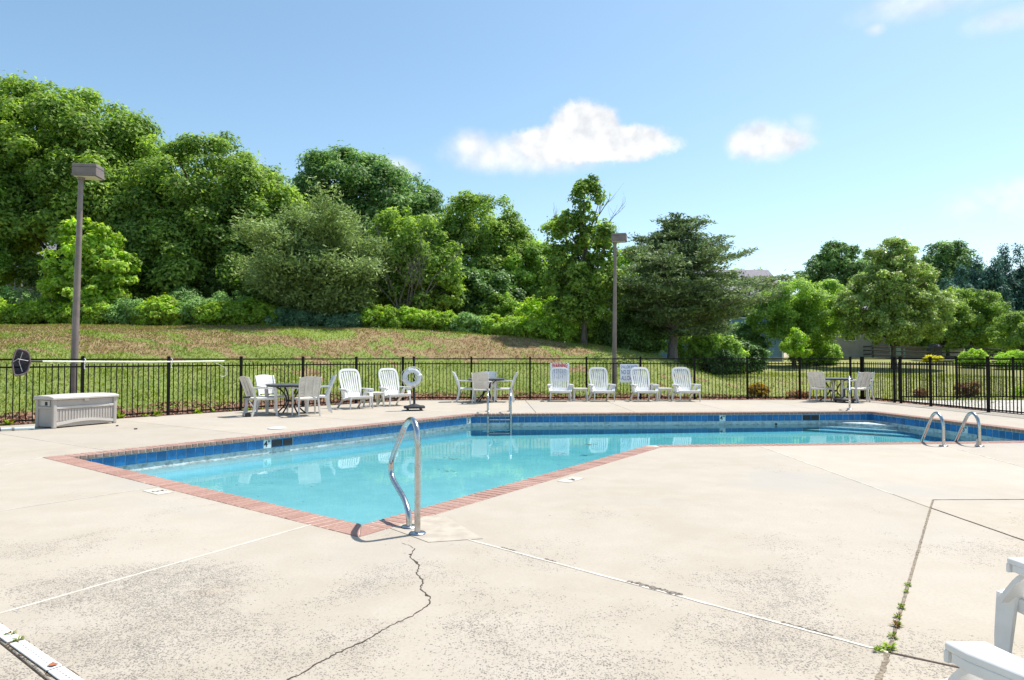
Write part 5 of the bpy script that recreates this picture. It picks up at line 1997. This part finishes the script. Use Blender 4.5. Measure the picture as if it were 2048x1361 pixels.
m.build('dead_twigs', M['greybark'], st_)

# trees on the right
tree('lawn_tree', 'rounded pale green tree standing alone on the right lawn', 'pale', (24.05, 43), 8.3,
     [(0, 0, 6.7, 1.5, 1.4, 1.35), (0, 0, 5.2, 2.5, 2.3, 1.6), (-0.9, 0, 3.9, 2.5, 2.4, 1.6), (1.1, 0, 3.7, 2.6, 2.4, 1.6), (0, 0, 2.7, 3.1, 2.7, 1.2)],
     42000, 0.20, 45, 0.17, 6.6, group='trees on the right lawn', clump=0.5, gap=0.14, limbs=22, altf=0.22, fill=0.35)
tree('broadleaf_tree', 'feathery mid green tree between the pine and the lawn tree', 'bright', (19.0, 46), 6.3,
     [(0, 0, 4.4, 2.3, 2.0, 1.3), (-1.2, 0, 3.2, 1.9, 1.8, 1.5), (1.4, 0, 3.2, 1.9, 1.8, 1.6), (0.2, -0.4, 1.9, 2.2, 1.6, 1.3)], 30000, 0.175, 46, 0.14, 3.6, group='trees on the right lawn', clump=0.6, gap=0.08)
tree('broadleaf_tree', 'small tree showing above the roof of the blue house', 'oak', (19.2, 64), 9,
     [(0, 0, 6.2, 3.2, 2.2, 2.2), (3.2, 0, 5.8, 2.8, 2.2, 2.0), (-3.0, 0, 5.8, 2.8, 2, 2.0)], 14000, 0.34, 47, 0.2, 6, group='trees on the right lawn', clump=0.9)
tree('broadleaf_tree', 'tall green tree behind the beige house, left of the lawn tree', 'deep', (37.4, 78), 13,
     [(0, 0, 10.2, 3.2, 2.6, 2.7), (-2.4, 0, 7.6, 2.6, 2.4, 2.6), (2.6, 0, 8.2, 2.6, 2.4, 2.8), (0, 0, 5.6, 4.2, 2.6, 2.6)], 24000, 0.38, 48, 0.3, 9, group='trees on the right lawn', clump=1.0, gap=0.1)
tree('broadleaf_tree', 'green tree behind the right side of the lawn tree', 'deep', (52.5, 82), 13.5,
     [(0, 0, 11.0, 3.2, 2.6, 2.6), (-2.2, 0, 8.8, 2.6, 2.4, 2.6), (2.4, 0, 8.6, 2.6, 2.4, 2.6), (0, 0, 6.0, 4.0, 2.6, 2.8)], 24000, 0.38, 49, 0.3, 9, group='trees on the right lawn', clump=1.0, gap=0.1)
tree('broadleaf_tree', 'broad grey green tree low to the right of the lawn tree', 'olive', (36.4, 54), 6,
     [(0, 0, 3.8, 2.4, 2.2, 1.8), (-1.6, 0, 2.5, 2.0, 1.8, 1.8), (1.7, 0, 2.4, 2.0, 1.8, 1.7)], 20000, 0.23, 50, 0.18, 3.4, group='trees on the right lawn', clump=0.6)
tree('broadleaf_tree', 'leafy tree hiding the right half of the beige house', 'olive', (38.6, 60.5), 6.4,
     [(0, 0, 4.0, 2.8, 2.0, 1.9), (-2.4, 0, 2.8, 2.2, 1.8, 1.8), (2.4, 0, 2.8, 2.2, 1.8, 1.8)], 16000, 0.27, 62, 0.16, 3.4, group='trees on the right lawn', clump=0.65)
tree('broadleaf_tree', 'leafy tree between the feathery tree and the beige house wall', 'bright', (27.0, 58.5), 6.8,
     [(0, 0, 4.6, 2.0, 1.8, 2.0), (-1.6, 0, 3.0, 2.0, 1.7, 2.0), (1.2, 0, 3.4, 1.5, 1.4, 1.5)], 14000, 0.27, 63, 0.14, 3.8, group='trees on the right lawn', clump=0.65)
tree('broadleaf_tree', 'olive shrub like tree at the right edge of the frame', 'olive', (34.6, 46.5), 3.6,
     [(0, 0, 2.0, 1.8, 1.5, 1.4), (1.8, 0, 1.8, 1.6, 1.4, 1.3)], 11000, 0.20, 51, 0.1, 2, group='trees on the right lawn', clump=0.5)


def cypress(loc, h, w, seed, label):
    z = terrain(*loc)
    t = thing('cypress_tree', label, 'tree', (loc[0], loc[1], z), 0, 'dark evergreens behind the right trees')
    rng = np.random.default_rng(seed)
    lob = []
    for k in range(7):
        f = k / 7
        r_ = w * (1 - f) ** 0.7 * rng.uniform(0.8, 1.05)
        lob.append((rng.uniform(-.25, .25), rng.uniform(-.25, .25), h * (0.10 + 0.83 * f), r_, r_, h * 0.11))
    lob.append((0, 0, h * 0.95, 0.3, 0.3, h * 0.05))
    crown_obj('crown', 'cypress', t, lob, 8500, 0.40, seed, clump=0.75, flat=1.1, updir=0.25, aspect=0.4, droop=np.array([[0.1, 0.0, 1.0]]))
    m, _, _ = trunk_mb(h * 0.8, 0.18, 0.04, seed)
    m.build('trunk', M['bark'], t)


for k, (px_, top) in enumerate(((1896, 560), (1925, 540), (1957, 518), (1985, 503), (2012, 497), (2040, 497), (2068, 492), (2096, 500))):
    Yc = 70 + (k % 3) * 1.5
    xw = (px_ - 1024) / 1365 * Yc
    hh = 1.37 + (716 - top) / 1365 * Yc - terrain(xw, Yc)
    cypress((round(xw, 2), Yc), hh, 2.6, 80 + k, ['leftmost dark evergreen, lowest of the row', 'second dark evergreen from the left of the row', 'third dark evergreen from the left of the row', 'dark blue green evergreen left of the tallest pair',
            'tall dark evergreen, left of the pair at the right edge', 'tall dark evergreen right beside the frame edge', 'dark evergreen just outside the right edge', 'dark evergreen furthest right, outside the frame'][k])


# ------------------------------------------------------------------ shrubs and hedges
def shrub(name, label, kind, x, y, w, h, n, size, seed, group, d=None, clump=0.3, altf=0.0, updir=0.55, aspect=0.55, lift=0.0, stems=True, gap=0.0, up=False):
    z = terrain(x, y)
    t = thing(name, label, 'shrub', (x, y, z - 0.02), 0, group)
    d = d or w
    lob = [(0, 0, h * 0.45 + lift, w * 0.44, d * 0.44, h * 0.48), (-w * 0.25, 0, h * 0.36 + lift, w * 0.26, d * 0.36, h * 0.36), (w * 0.25, 0.05, h * 0.36 + lift, w * 0.26, d * 0.36, h * 0.38)]
    kw = {}
    if up:
        kw['droop'] = np.array([[0.35, -0.2, 0.9]])
    c, cc = crown_obj('foliage', kind, t, lob, n, size, seed, clump=clump, altf=altf, updir=updir, aspect=aspect, gap=gap, **kw)
    if stems:
        rnd_ = random.Random(seed)
        m_ = MB()
        for k in range(5):
            a = rnd_.uniform(0, 2 * PI)
            m_.tube([(0.05 * math.cos(a), 0.05 * math.sin(a), -0.03), (w * 0.14 * math.cos(a), d * 0.14 * math.sin(a), h * 0.3 + lift * 0.7), (w * 0.26 * math.cos(a), d * 0.26 * math.sin(a), h * 0.62 + lift)], [0.022, 0.016, 0.006], 5)
        m_.build('stems', M['bark'], t)
    return t


G_H = 'hedge shrubs along the crest of the bank'
left_h = [(-23.6, 31.3, 'hedge', 1.25), (-21.6, 31.4, 'hedge', 1.25), (-19.4, 31.2, 'hedge', 1.35), (-17.5, 31.4, 'juniper', 1.3), (-16.0, 31.2, 'hedge', 1.35), (-14.3, 31.4, 'juniper', 1.45), (-13.2, 31.1, 'hedge', 1.2), (-11.8, 31.3, 'hedge', 1.2), (-10.4, 31.5, 'bluejun', 0.85), (-25.6, 31.4, 'hedge', 1.2)]
lab_h = ['yellow green hedge shrub by the left edge', 'yellow green hedge shrub left of the lamp post', 'tall yellow green hedge shrub right of the lamp post', 'blue tinted green juniper in the left hedge', 'yellow green hedge shrub in the middle of the left hedge',
         'tallest juniper of the left hedge', 'low yellow green shrub right of the tallest juniper', 'yellow green shrub near the right end of the left hedge', 'low blue green juniper at the right end of the left hedge', 'hedge shrub outside the left edge of the frame']
for k, (x, y, kd, h) in enumerate(left_h):
    shrub('hedge_shrub', lab_h[k], kd, x, y, 2.5, h, 5200, 0.17, 100 + k, G_H, d=1.7, clump=0.3, altf=0.3 if kd == 'hedge' else 0.0, up=kd != 'hedge', aspect=0.6 if kd == 'hedge' else 0.35)
for k, (x, y, w, h) in enumerate(((-24.0, 33.2, 3.0, 2.1), (-20.6, 33.0, 3.2, 1.75), (-16.0, 33.2, 2.6, 2.0), (-13.6, 33.0, 2.4, 1.9))):
    shrub('juniper_shrub', ['spreading juniper with a bare brown middle at the left edge', 'flat topped juniper behind the left lamp post', 'feathery juniper above the left hedge', 'feathery juniper left of the cedar'][k], 'juniper', x, y, w, h, 5200, 0.19, 120 + k, G_H, d=1.8, clump=0.34, up=True, aspect=0.35, gap=0.15)
m = MB()
for k in range(9):
    bare_branches(m, Vector((-22.6 + 0.16 * k, 31.9, terrain(-22.6, 31.9) + 0.6)), Vector((random.uniform(-.6, .6), -.2, 0.9)).normalized(), 0.75, 0.022, 2, random.Random(140 + k))
tg = m.build('dead_branches', M['greybark'])
tag(tg, 'tangle of dead brown twigs in the juniper behind the left hedge', 'branches')
mid_h = [(-9.2, 32.0, 'bluejun', 0.8), (-7.6, 31.6, 'bluejun', 0.75), (-6.1, 31.6, 'hedge', 1.15), (-4.7, 31.5, 'hedge', 1.05), (-3.3, 31.5, 'hedge', 1.0), (-2.0, 31.4, 'juniper', 0.95), (-0.7, 31.4, 'hedge', 0.95), (0.6, 31.5, 'hedge', 1.0), (1.9, 31.6, 'hedge', 1.15)]
lab_m = ['low blue juniper under the cedar trunk', 'low blue juniper right of the cedar trunk', 'bright hedge shrub below the bare tree', 'bright hedge shrub right of the bare tree', 'low bright hedge shrub near the middle of the crest', 'low green juniper in the middle of the crest',
         'bright hedge shrub where the crest starts to fall', 'bright hedge shrub left of the sparse tree', 'bright hedge shrub touching the sparse tree trunk']
for k, (x, y, kd, h) in enumerate(mid_h):
    shrub('hedge_shrub', lab_m[k], kd, x, y, 1.95, h, 3800, 0.16, 160 + k, G_H, d=1.4, clump=0.27, altf=0.22 if kd == 'hedge' else 0.0, up=kd != 'hedge', aspect=0.6 if kd == 'hedge' else 0.35)
G_S = 'shrubs under the trees on the slope'
for k, (x, y, w, h, kd, lab) in enumerate((
        (1.6, 34.0, 3.0, 2.4, 'lime', 'bright lime shrub left of the sparse tree'), (-0.6, 35.2, 2.8, 2.4, 'bright', 'bright shrub behind the crest hedge'),
        (3.9, 33.6, 2.4, 2.0, 'bright', 'green shrub right behind the sparse tree trunk'), (5.4, 33.2, 2.6, 2.1, 'deep', 'dark shrub left of the pine trunk'), (6.5, 34.4, 3.0, 2.6, 'deep', 'dark shrub just behind the pine trunk'),
        (9.4, 34.6, 2.6, 2.0, 'bright', 'bright shrub right of the pine trunk'), (10.9, 35.5, 2.4, 2.2, 'bright', 'second bright shrub right of the pine trunk'), (12.3, 36.4, 2.7, 1.7, 'glossy', 'dark glossy shrub beside the blue house'), (10.6, 34.4, 2.2, 1.2, 'glossy', 'low dark glossy shrub under the pine'))):
    shrub('slope_shrub', lab, kd, x, y, w, h, 5600, 0.19, 180 + k, G_S, d=1.6, clump=0.36)
G_R = 'shrubs along the far side of the right lawn'
shrub('slope_shrub', 'tall dark shrub in front of the blue house wall', 'deep', 15.6, 46.5, 3.4, 3.0, 8000, 0.22, 211, G_S, d=2.0, clump=0.42)
shrub('lawn_shrub', 'bright green bushy shrub left of the beige house', 'bright', 21.0, 47.2, 3.4, 1.75, 7000, 0.2, 201, G_R, d=2.0, clump=0.36)
shrub('lawn_shrub', 'yellow green rounded shrub at the right end of the rail fence', 'lime', 29.9, 44.2, 1.85, 1.25, 4500, 0.16, 202, G_R, clump=0.28)
shrub('lawn_shrub', 'light green spreading shrub at the right edge behind the fence', 'hedge', 31.4, 42.6, 2.6, 1.15, 6000, 0.15, 203, G_R, d=1.6, clump=0.3, up=True, aspect=0.35)
shrub('lawn_shrub', 'bright yellow flowering shrub in front of the dark cover', 'yellow', 31.8, 51.6, 1.35, 0.5, 2600, 0.12, 204, G_R, d=1.0, clump=0.22)
tree('small_tree', 'little yellow green tree with a thin stem near the middle of the lawn', 'hedge', (17.35, 42), 2.3,
     [(0.1, 0, 1.15, 0.8, 0.7, 0.45), (-0.3, 0, 1.5, 0.5, 0.5, 0.4), (0.35, 0, 1.8, 0.45, 0.4, 0.5), (0.1, 0, 2.1, 0.3, 0.3, 0.35)], 3600, 0.14, 205, 0.03, 1.4, group='trees on the right lawn', clump=0.28, gap=0.1, limbs=6, altf=0.15)
G_F = 'small shrubs in the mulch bed outside the fence'
shrub('bed_shrub', 'clipped shrub with orange and yellow tips behind the far fence', 'rust', 8.42, 23.35, 0.74, 0.52, 2600, 0.07, 206, G_F, clump=0.11, altf=0.38, d=0.6)
shrub('bed_shrub', 'low sparse dark red shrub left of the right table', 'maroon', 9.75, 23.25, 0.85, 0.30, 900, 0.06, 207, G_F, clump=0.10, altf=0.15, d=0.5, gap=0.2)
shrub('bed_shrub', 'yellow green shrub with dark stems behind the gate fence', 'maroon', 15.7, 23.55, 0.95, 0.62, 1800, 0.07, 208, G_F, clump=0.13, altf=0.45, d=0.6, gap=0.15)
shrub('bed_shrub', 'small dark shrub left of the yellow green one beyond the gate', 'maroon', 14.1, 23.5, 0.65, 0.28, 800, 0.06, 209, G_F, clump=0.10, altf=0.2, d=0.5)
shrub('bed_shrub', 'straggly green shrub at the right edge beyond the second fence', 'hedge', 17.6, 23.5, 0.9, 0.45, 1200, 0.06, 210, G_F, clump=0.12, altf=0.2, d=0.5)

# far wood that closes the horizon (one mass)
VV, FF, TT, AA = [], [], [], []
off = 0
rng = np.random.default_rng(77)
for k in range(60):
    x = -115 + k * 4.4 + rng.uniform(-1.5, 1.5)
    y = 104 + rng.uniform(-7, 9)
    h = rng.uniform(4.5, 8.0) if x > 17 else rng.uniform(10, 14)
    z = terrain(x, y)
    V, F, ti, al, _ = crown([(x, y, z + h * 0.5, 3.6, 2.6, h * 0.5), (x + 2, y, z + h * 0.35, 2.6, 2.0, h * 0.4)], 1100, 1.0, 300 + k, clump=1.5)
    VV.append(V)
    FF.append(F + off)
    TT.append(ti)
    AA.append(al)
    off += len(V)
fw = link('far_wood', fast_mesh('far_wood', np.concatenate(VV), np.concatenate(FF), {'tint': ('FACE', np.concatenate(TT)), 'alt': ('FACE', np.concatenate(AA))}), LEAF['deep'])
tag(fw, 'distant green wood behind the houses', 'wood', kind='stuff')

# ------------------------------------------------------------------ grass, mulch, weeds, litter
rng = np.random.default_rng(5)


def scatter(n_, xr, yr):
    x = rng.uniform(*xr, n_)
    y = rng.uniform(*yr, n_)
    th_ = np.arctan2(y - CY0, x - CX0)
    rad_ = np.hypot(x - CX0, y - CY0)
    e_ = rad_ - deck_dist_r(th_, CX0, CY0)
    return x, y, e_


gx, gy, ge = scatter(330000, (-27, 24), (13, 40))
den = np.exp(-np.clip(gy - 20, 0, 30) / 16)
ok = (ge > 1.05) & (np.abs(gx) < gy * 0.80) & (rng.random(len(gx)) < den * np.where(gx > 5, 0.45, 1.0)) & ~((gy > 31.2) & (gx < 5))
gx, gy = gx[ok], gy[ok]
gz = np_terrain(gx, gy) - 0.03
n_ = len(gx)
hgt = rng.uniform(0.035, 0.085, n_) * (1 + 0.35 * np.sin(gx * 2.1) * np.sin(gy * 1.7))
a = rng.random(n_) * 2 * PI
wv = np.stack([np.cos(a), np.sin(a), np.zeros(n_)], 1) * 0.012 * (0.7 + gy / 30)[:, None]
ln_ = np.stack([rng.normal(size=n_) * 0.6, rng.normal(size=n_) * 0.6, np.ones(n_)], 1) * hgt[:, None]
b0 = np.stack([gx, gy, gz], 1)
V = np.stack([b0 - wv, b0 + wv, b0 + ln_], 1).reshape(-1, 3)
F = np.arange(n_ * 3, dtype=np.int32).reshape(-1, 3)
dr_ = bareness(gx, gy)
pat = 0.5 + 0.25 * np.sin(gx * 1.3 + 1.7 * np.sin(gy * 0.9)) + 0.25 * np.sin(gy * 2.1 + 1.3 * np.sin(gx * 0.7 + 2))
ok2 = rng.random(n_) < np.clip(dr_ * 0.8 + 0.05, 0, 0.95)
alt = np.where(ok2, rng.uniform(0.45, 1, n_), 0.0)
tint = np.clip(0.35 * rng.random(n_) + 0.45 * pat + 0.35 * lushness(gx, gy) + 0.3 * np_sstep(4, 12, gx), 0, 1)
tag(link('grass', fast_mesh('grass', V, F, {'tint': ('FACE', tint), 'alt': ('FACE', alt)}), M['blade']), 'short mown grass on the bank and lawn', 'grass', kind='stuff')

mx_, my_, me_ = scatter(130000, (-16, 24), (8, 25.5))
ok = (me_ > 0.03) & (me_ < 1.25 + 0.2 * np.sin(mx_ * 2)) & ~((mx_ > 12.2) & (my_ < 22.3))
mx_, my_ = mx_[ok][:16000], my_[ok][:16000]
n_ = len(mx_)
C = np.stack([mx_, my_, np_terrain(mx_, my_) + rng.uniform(-0.02, 0.025, n_)], 1)
V, F = leaves(C, unit(np.array([0, 0, 0.8]) + rng.normal(size=(n_, 3)) * 0.6), 0.085, rng, 0.45, None, 0.1)
tag(link('mulch', fast_mesh('mulch', V, F, {'tint': ('FACE', rng.random(n_)), 'alt': ('FACE', np.zeros(n_))}), M['chip']), 'brown wood mulch in the bed along the fence', 'mulch', kind='stuff')


def rosette(t, name, kind, n_, ln_, seed, up=0.6, alt_=0.0):
    rng_ = np.random.default_rng(seed)
    a = rng_.random(n_) * 2 * PI
    el_ = rng_.uniform(0.15, 1.1, n_) * up
    d_ = np.stack([np.cos(a) * np.cos(el_), np.sin(a) * np.cos(el_), np.sin(el_)], 1)
    l_ = ln_ * rng_.uniform(0.5, 1.1, n_)[:, None]
    s_ = np.stack([-np.sin(a), np.cos(a), np.zeros(n_)], 1) * l_ * 0.16
    o_ = d_ * 0.006
    V = np.stack([o_, o_ + d_ * l_ * 0.55 + s_, o_ + d_ * l_ + np.array([0, 0, -0.15]) * l_, o_ + d_ * l_ * 0.55 - s_], 1).reshape(-1, 3)
    F = np.arange(n_ * 4, dtype=np.int32).reshape(-1, 4)
    al = np.where(rng_.random(n_) < alt_, 1.0, 0.0)
    return link(name, fast_mesh(name, V, F, {'tint': ('FACE', rng_.random(n_)), 'alt': ('FACE', al)}), LEAF[kind], t)


jd = Vector((J6t[0] - RR[0], J6t[1] - RR[1])).normalized()
wl_ = ['small weed sprouting highest up the joint in the concrete', 'second weed down the joint in the concrete', 'round green weed in the middle of the joint', 'pale green weed below the round one in the joint', 'reddish dried weed in the joint', 'green weed below the reddish one in the joint',
       'largest weed clump where the joints cross', 'weed right beside the largest clump', 'small weed near the bottom edge of the joint']
for k, (py_, s_, al) in enumerate(((4.14, .026, .1), (4.02, .022, .1), (3.77, .032, .05), (3.63, .028, .2), (3.52, .036, .7), (3.38, .032, .1), (3.25, .044, .1), (3.22, .03, .15), (2.88, .028, .1))):
    px_ = Q[0] + (py_ - Q[1]) * (J6t[0] - Q[0]) / (J6t[1] - Q[1]) - (0.05 if k == 7 else 0)
    t = thing('weed', wl_[k], 'weed', (px_, py_, 0.002), k, 'weeds growing in the concrete joint')
    rosette(t, 'weed_leaves', 'weed', 34, s_, 400 + k, 1.0, al)
for k, (px_, py_, s_, lab) in enumerate(((-2.47, 3.40, .03, 'tiny weed in the white drain at the left edge'), (-2.375, 3.325, .03, 'tiny weed in the gap between the white drain covers'))):
    t = thing('weed', lab, 'weed', (px_, py_, 0.006), k, 'weeds growing in the concrete joint')
    rosette(t, 'weed_leaves', 'weed', 26, s_, 420 + k, 0.7, 0.3)
wk_ = random.Random(9)
for k in range(26):
    s_ = wk_.uniform(0.2, 11.4)
    q = Vector((-3.2, 22.3)) + dl * s_ + Vector((0.766, -0.643)) * wk_.uniform(-0.02, 0.12)
    t = thing('weed', 'leafy green weed growing at the foot of the left fence', 'weed', (q.x, q.y, 0.0), k, 'weeds along the foot of the left fence')
    rosette(t, 'weed_leaves', 'weed', 30, wk_.uniform(0.08, 0.22) * (1.3 if s_ > 7 else 0.8), 440 + k, 1.1, 0.08)
# fallen leaves on the water and one brown leaf on the drain
n_ = 46
lx = rng.uniform(-4.5, 8.5, n_)
ly = rng.uniform(7.5, 16.0, n_)
ins = np.array([all((WALL[(i + 1) % 6][0] - WALL[i][0]) * (y - WALL[i][1]) - (WALL[(i + 1) % 6][1] - WALL[i][1]) * (x - WALL[i][0]) > 0.3 for i in (0, 3, 4, 5)) and
                ((y > 5.4 + 1.515 * (x + 1.17) + 0.8) if x < 2.28 else y > 11.6) for x, y in zip(lx, ly)])
for k, (x, y) in enumerate(zip(lx[ins], ly[ins])):
    t = MB()
    a = random.uniform(0, PI)
    s_ = random.uniform(0.012, 0.035)
    t.add([(-s_, 0, 0), (0, s_ * 0.45, 0.003), (s_, 0, 0), (0, -s_ * 0.45, 0.003)], [(0, 1, 2, 3)])
    o = t.build('fallen_leaf', LEAF['debris'], None, (x, y, WZ + 0.003), (0, 0, a))
    tag(o, 'tiny dark leaf floating on the pool water', 'leaf', 'leaves floating on the pool')
for (x, y, s_) in ((-0.17, 7.33, 0.075), (-0.95, 11.3, 0.10), (-1.1, 11.5, 0.06), (1.5, 13.2, 0.12), (1.62, 13.25, 0.07), (2.75, 11.4, 0.11), (2.55, 11.5, 0.06), (-3.6, 9.0, 0.03), (0.9, 12.0, 0.05)):
    t = MB()
    for q in range(5):
        ox, oy, aa = random.uniform(-s_, s_) * 0.8, random.uniform(-s_, s_) * 0.5, random.uniform(0, PI)
        c_, n_s = math.cos(aa) * s_ * 0.5, math.sin(aa) * s_ * 0.5
        t.add([(ox - c_, oy - n_s, 0), (ox + n_s * 0.4, oy - c_ * 0.4, 0.003), (ox + c_, oy + n_s, 0.001), (ox - n_s * 0.4, oy + c_ * 0.4, 0.003)], [(0, 1, 2, 3)])
    o = t.build('leaf_clump', LEAF['debris'], None, (x, y, WZ + 0.004))
    tag(o, 'dark clump of wet leaves drifting on the pool water', 'leaves', 'leaf clumps drifting on the pool')
t = MB().add([(-0.022, 0, 0.012), (0, 0.02, 0.018), (0.026, 0.002, 0.012), (0.003, -0.018, 0.016)], [(0, 1, 2, 3)])
o = t.build('dry_leaf', simple('dry_brown_leaf', (0.30, 0.10, 0.04), 0.8, var=0.3, scale=40), None, (-2.03, 3.05, 0.002), (0, 0, 0.5))
tag(o, 'curled brown leaf on the white drain at the bottom left', 'leaf')
for k, (x, y) in enumerate(((-7.2, 13.1), (-7.9, 13.7))):
    o = MB().box((0, 0, 0.012), (0.06, 0.03, 0.022)).build('mulch_chunk', M['crack'], None, (x, y, 0), (0, 0, 0.6 + k), bevel=0.006)
    tag(o, ['small dark bark piece on the deck right of the storage bin', 'small dark bark piece close to the storage bin'][k], 'bark')
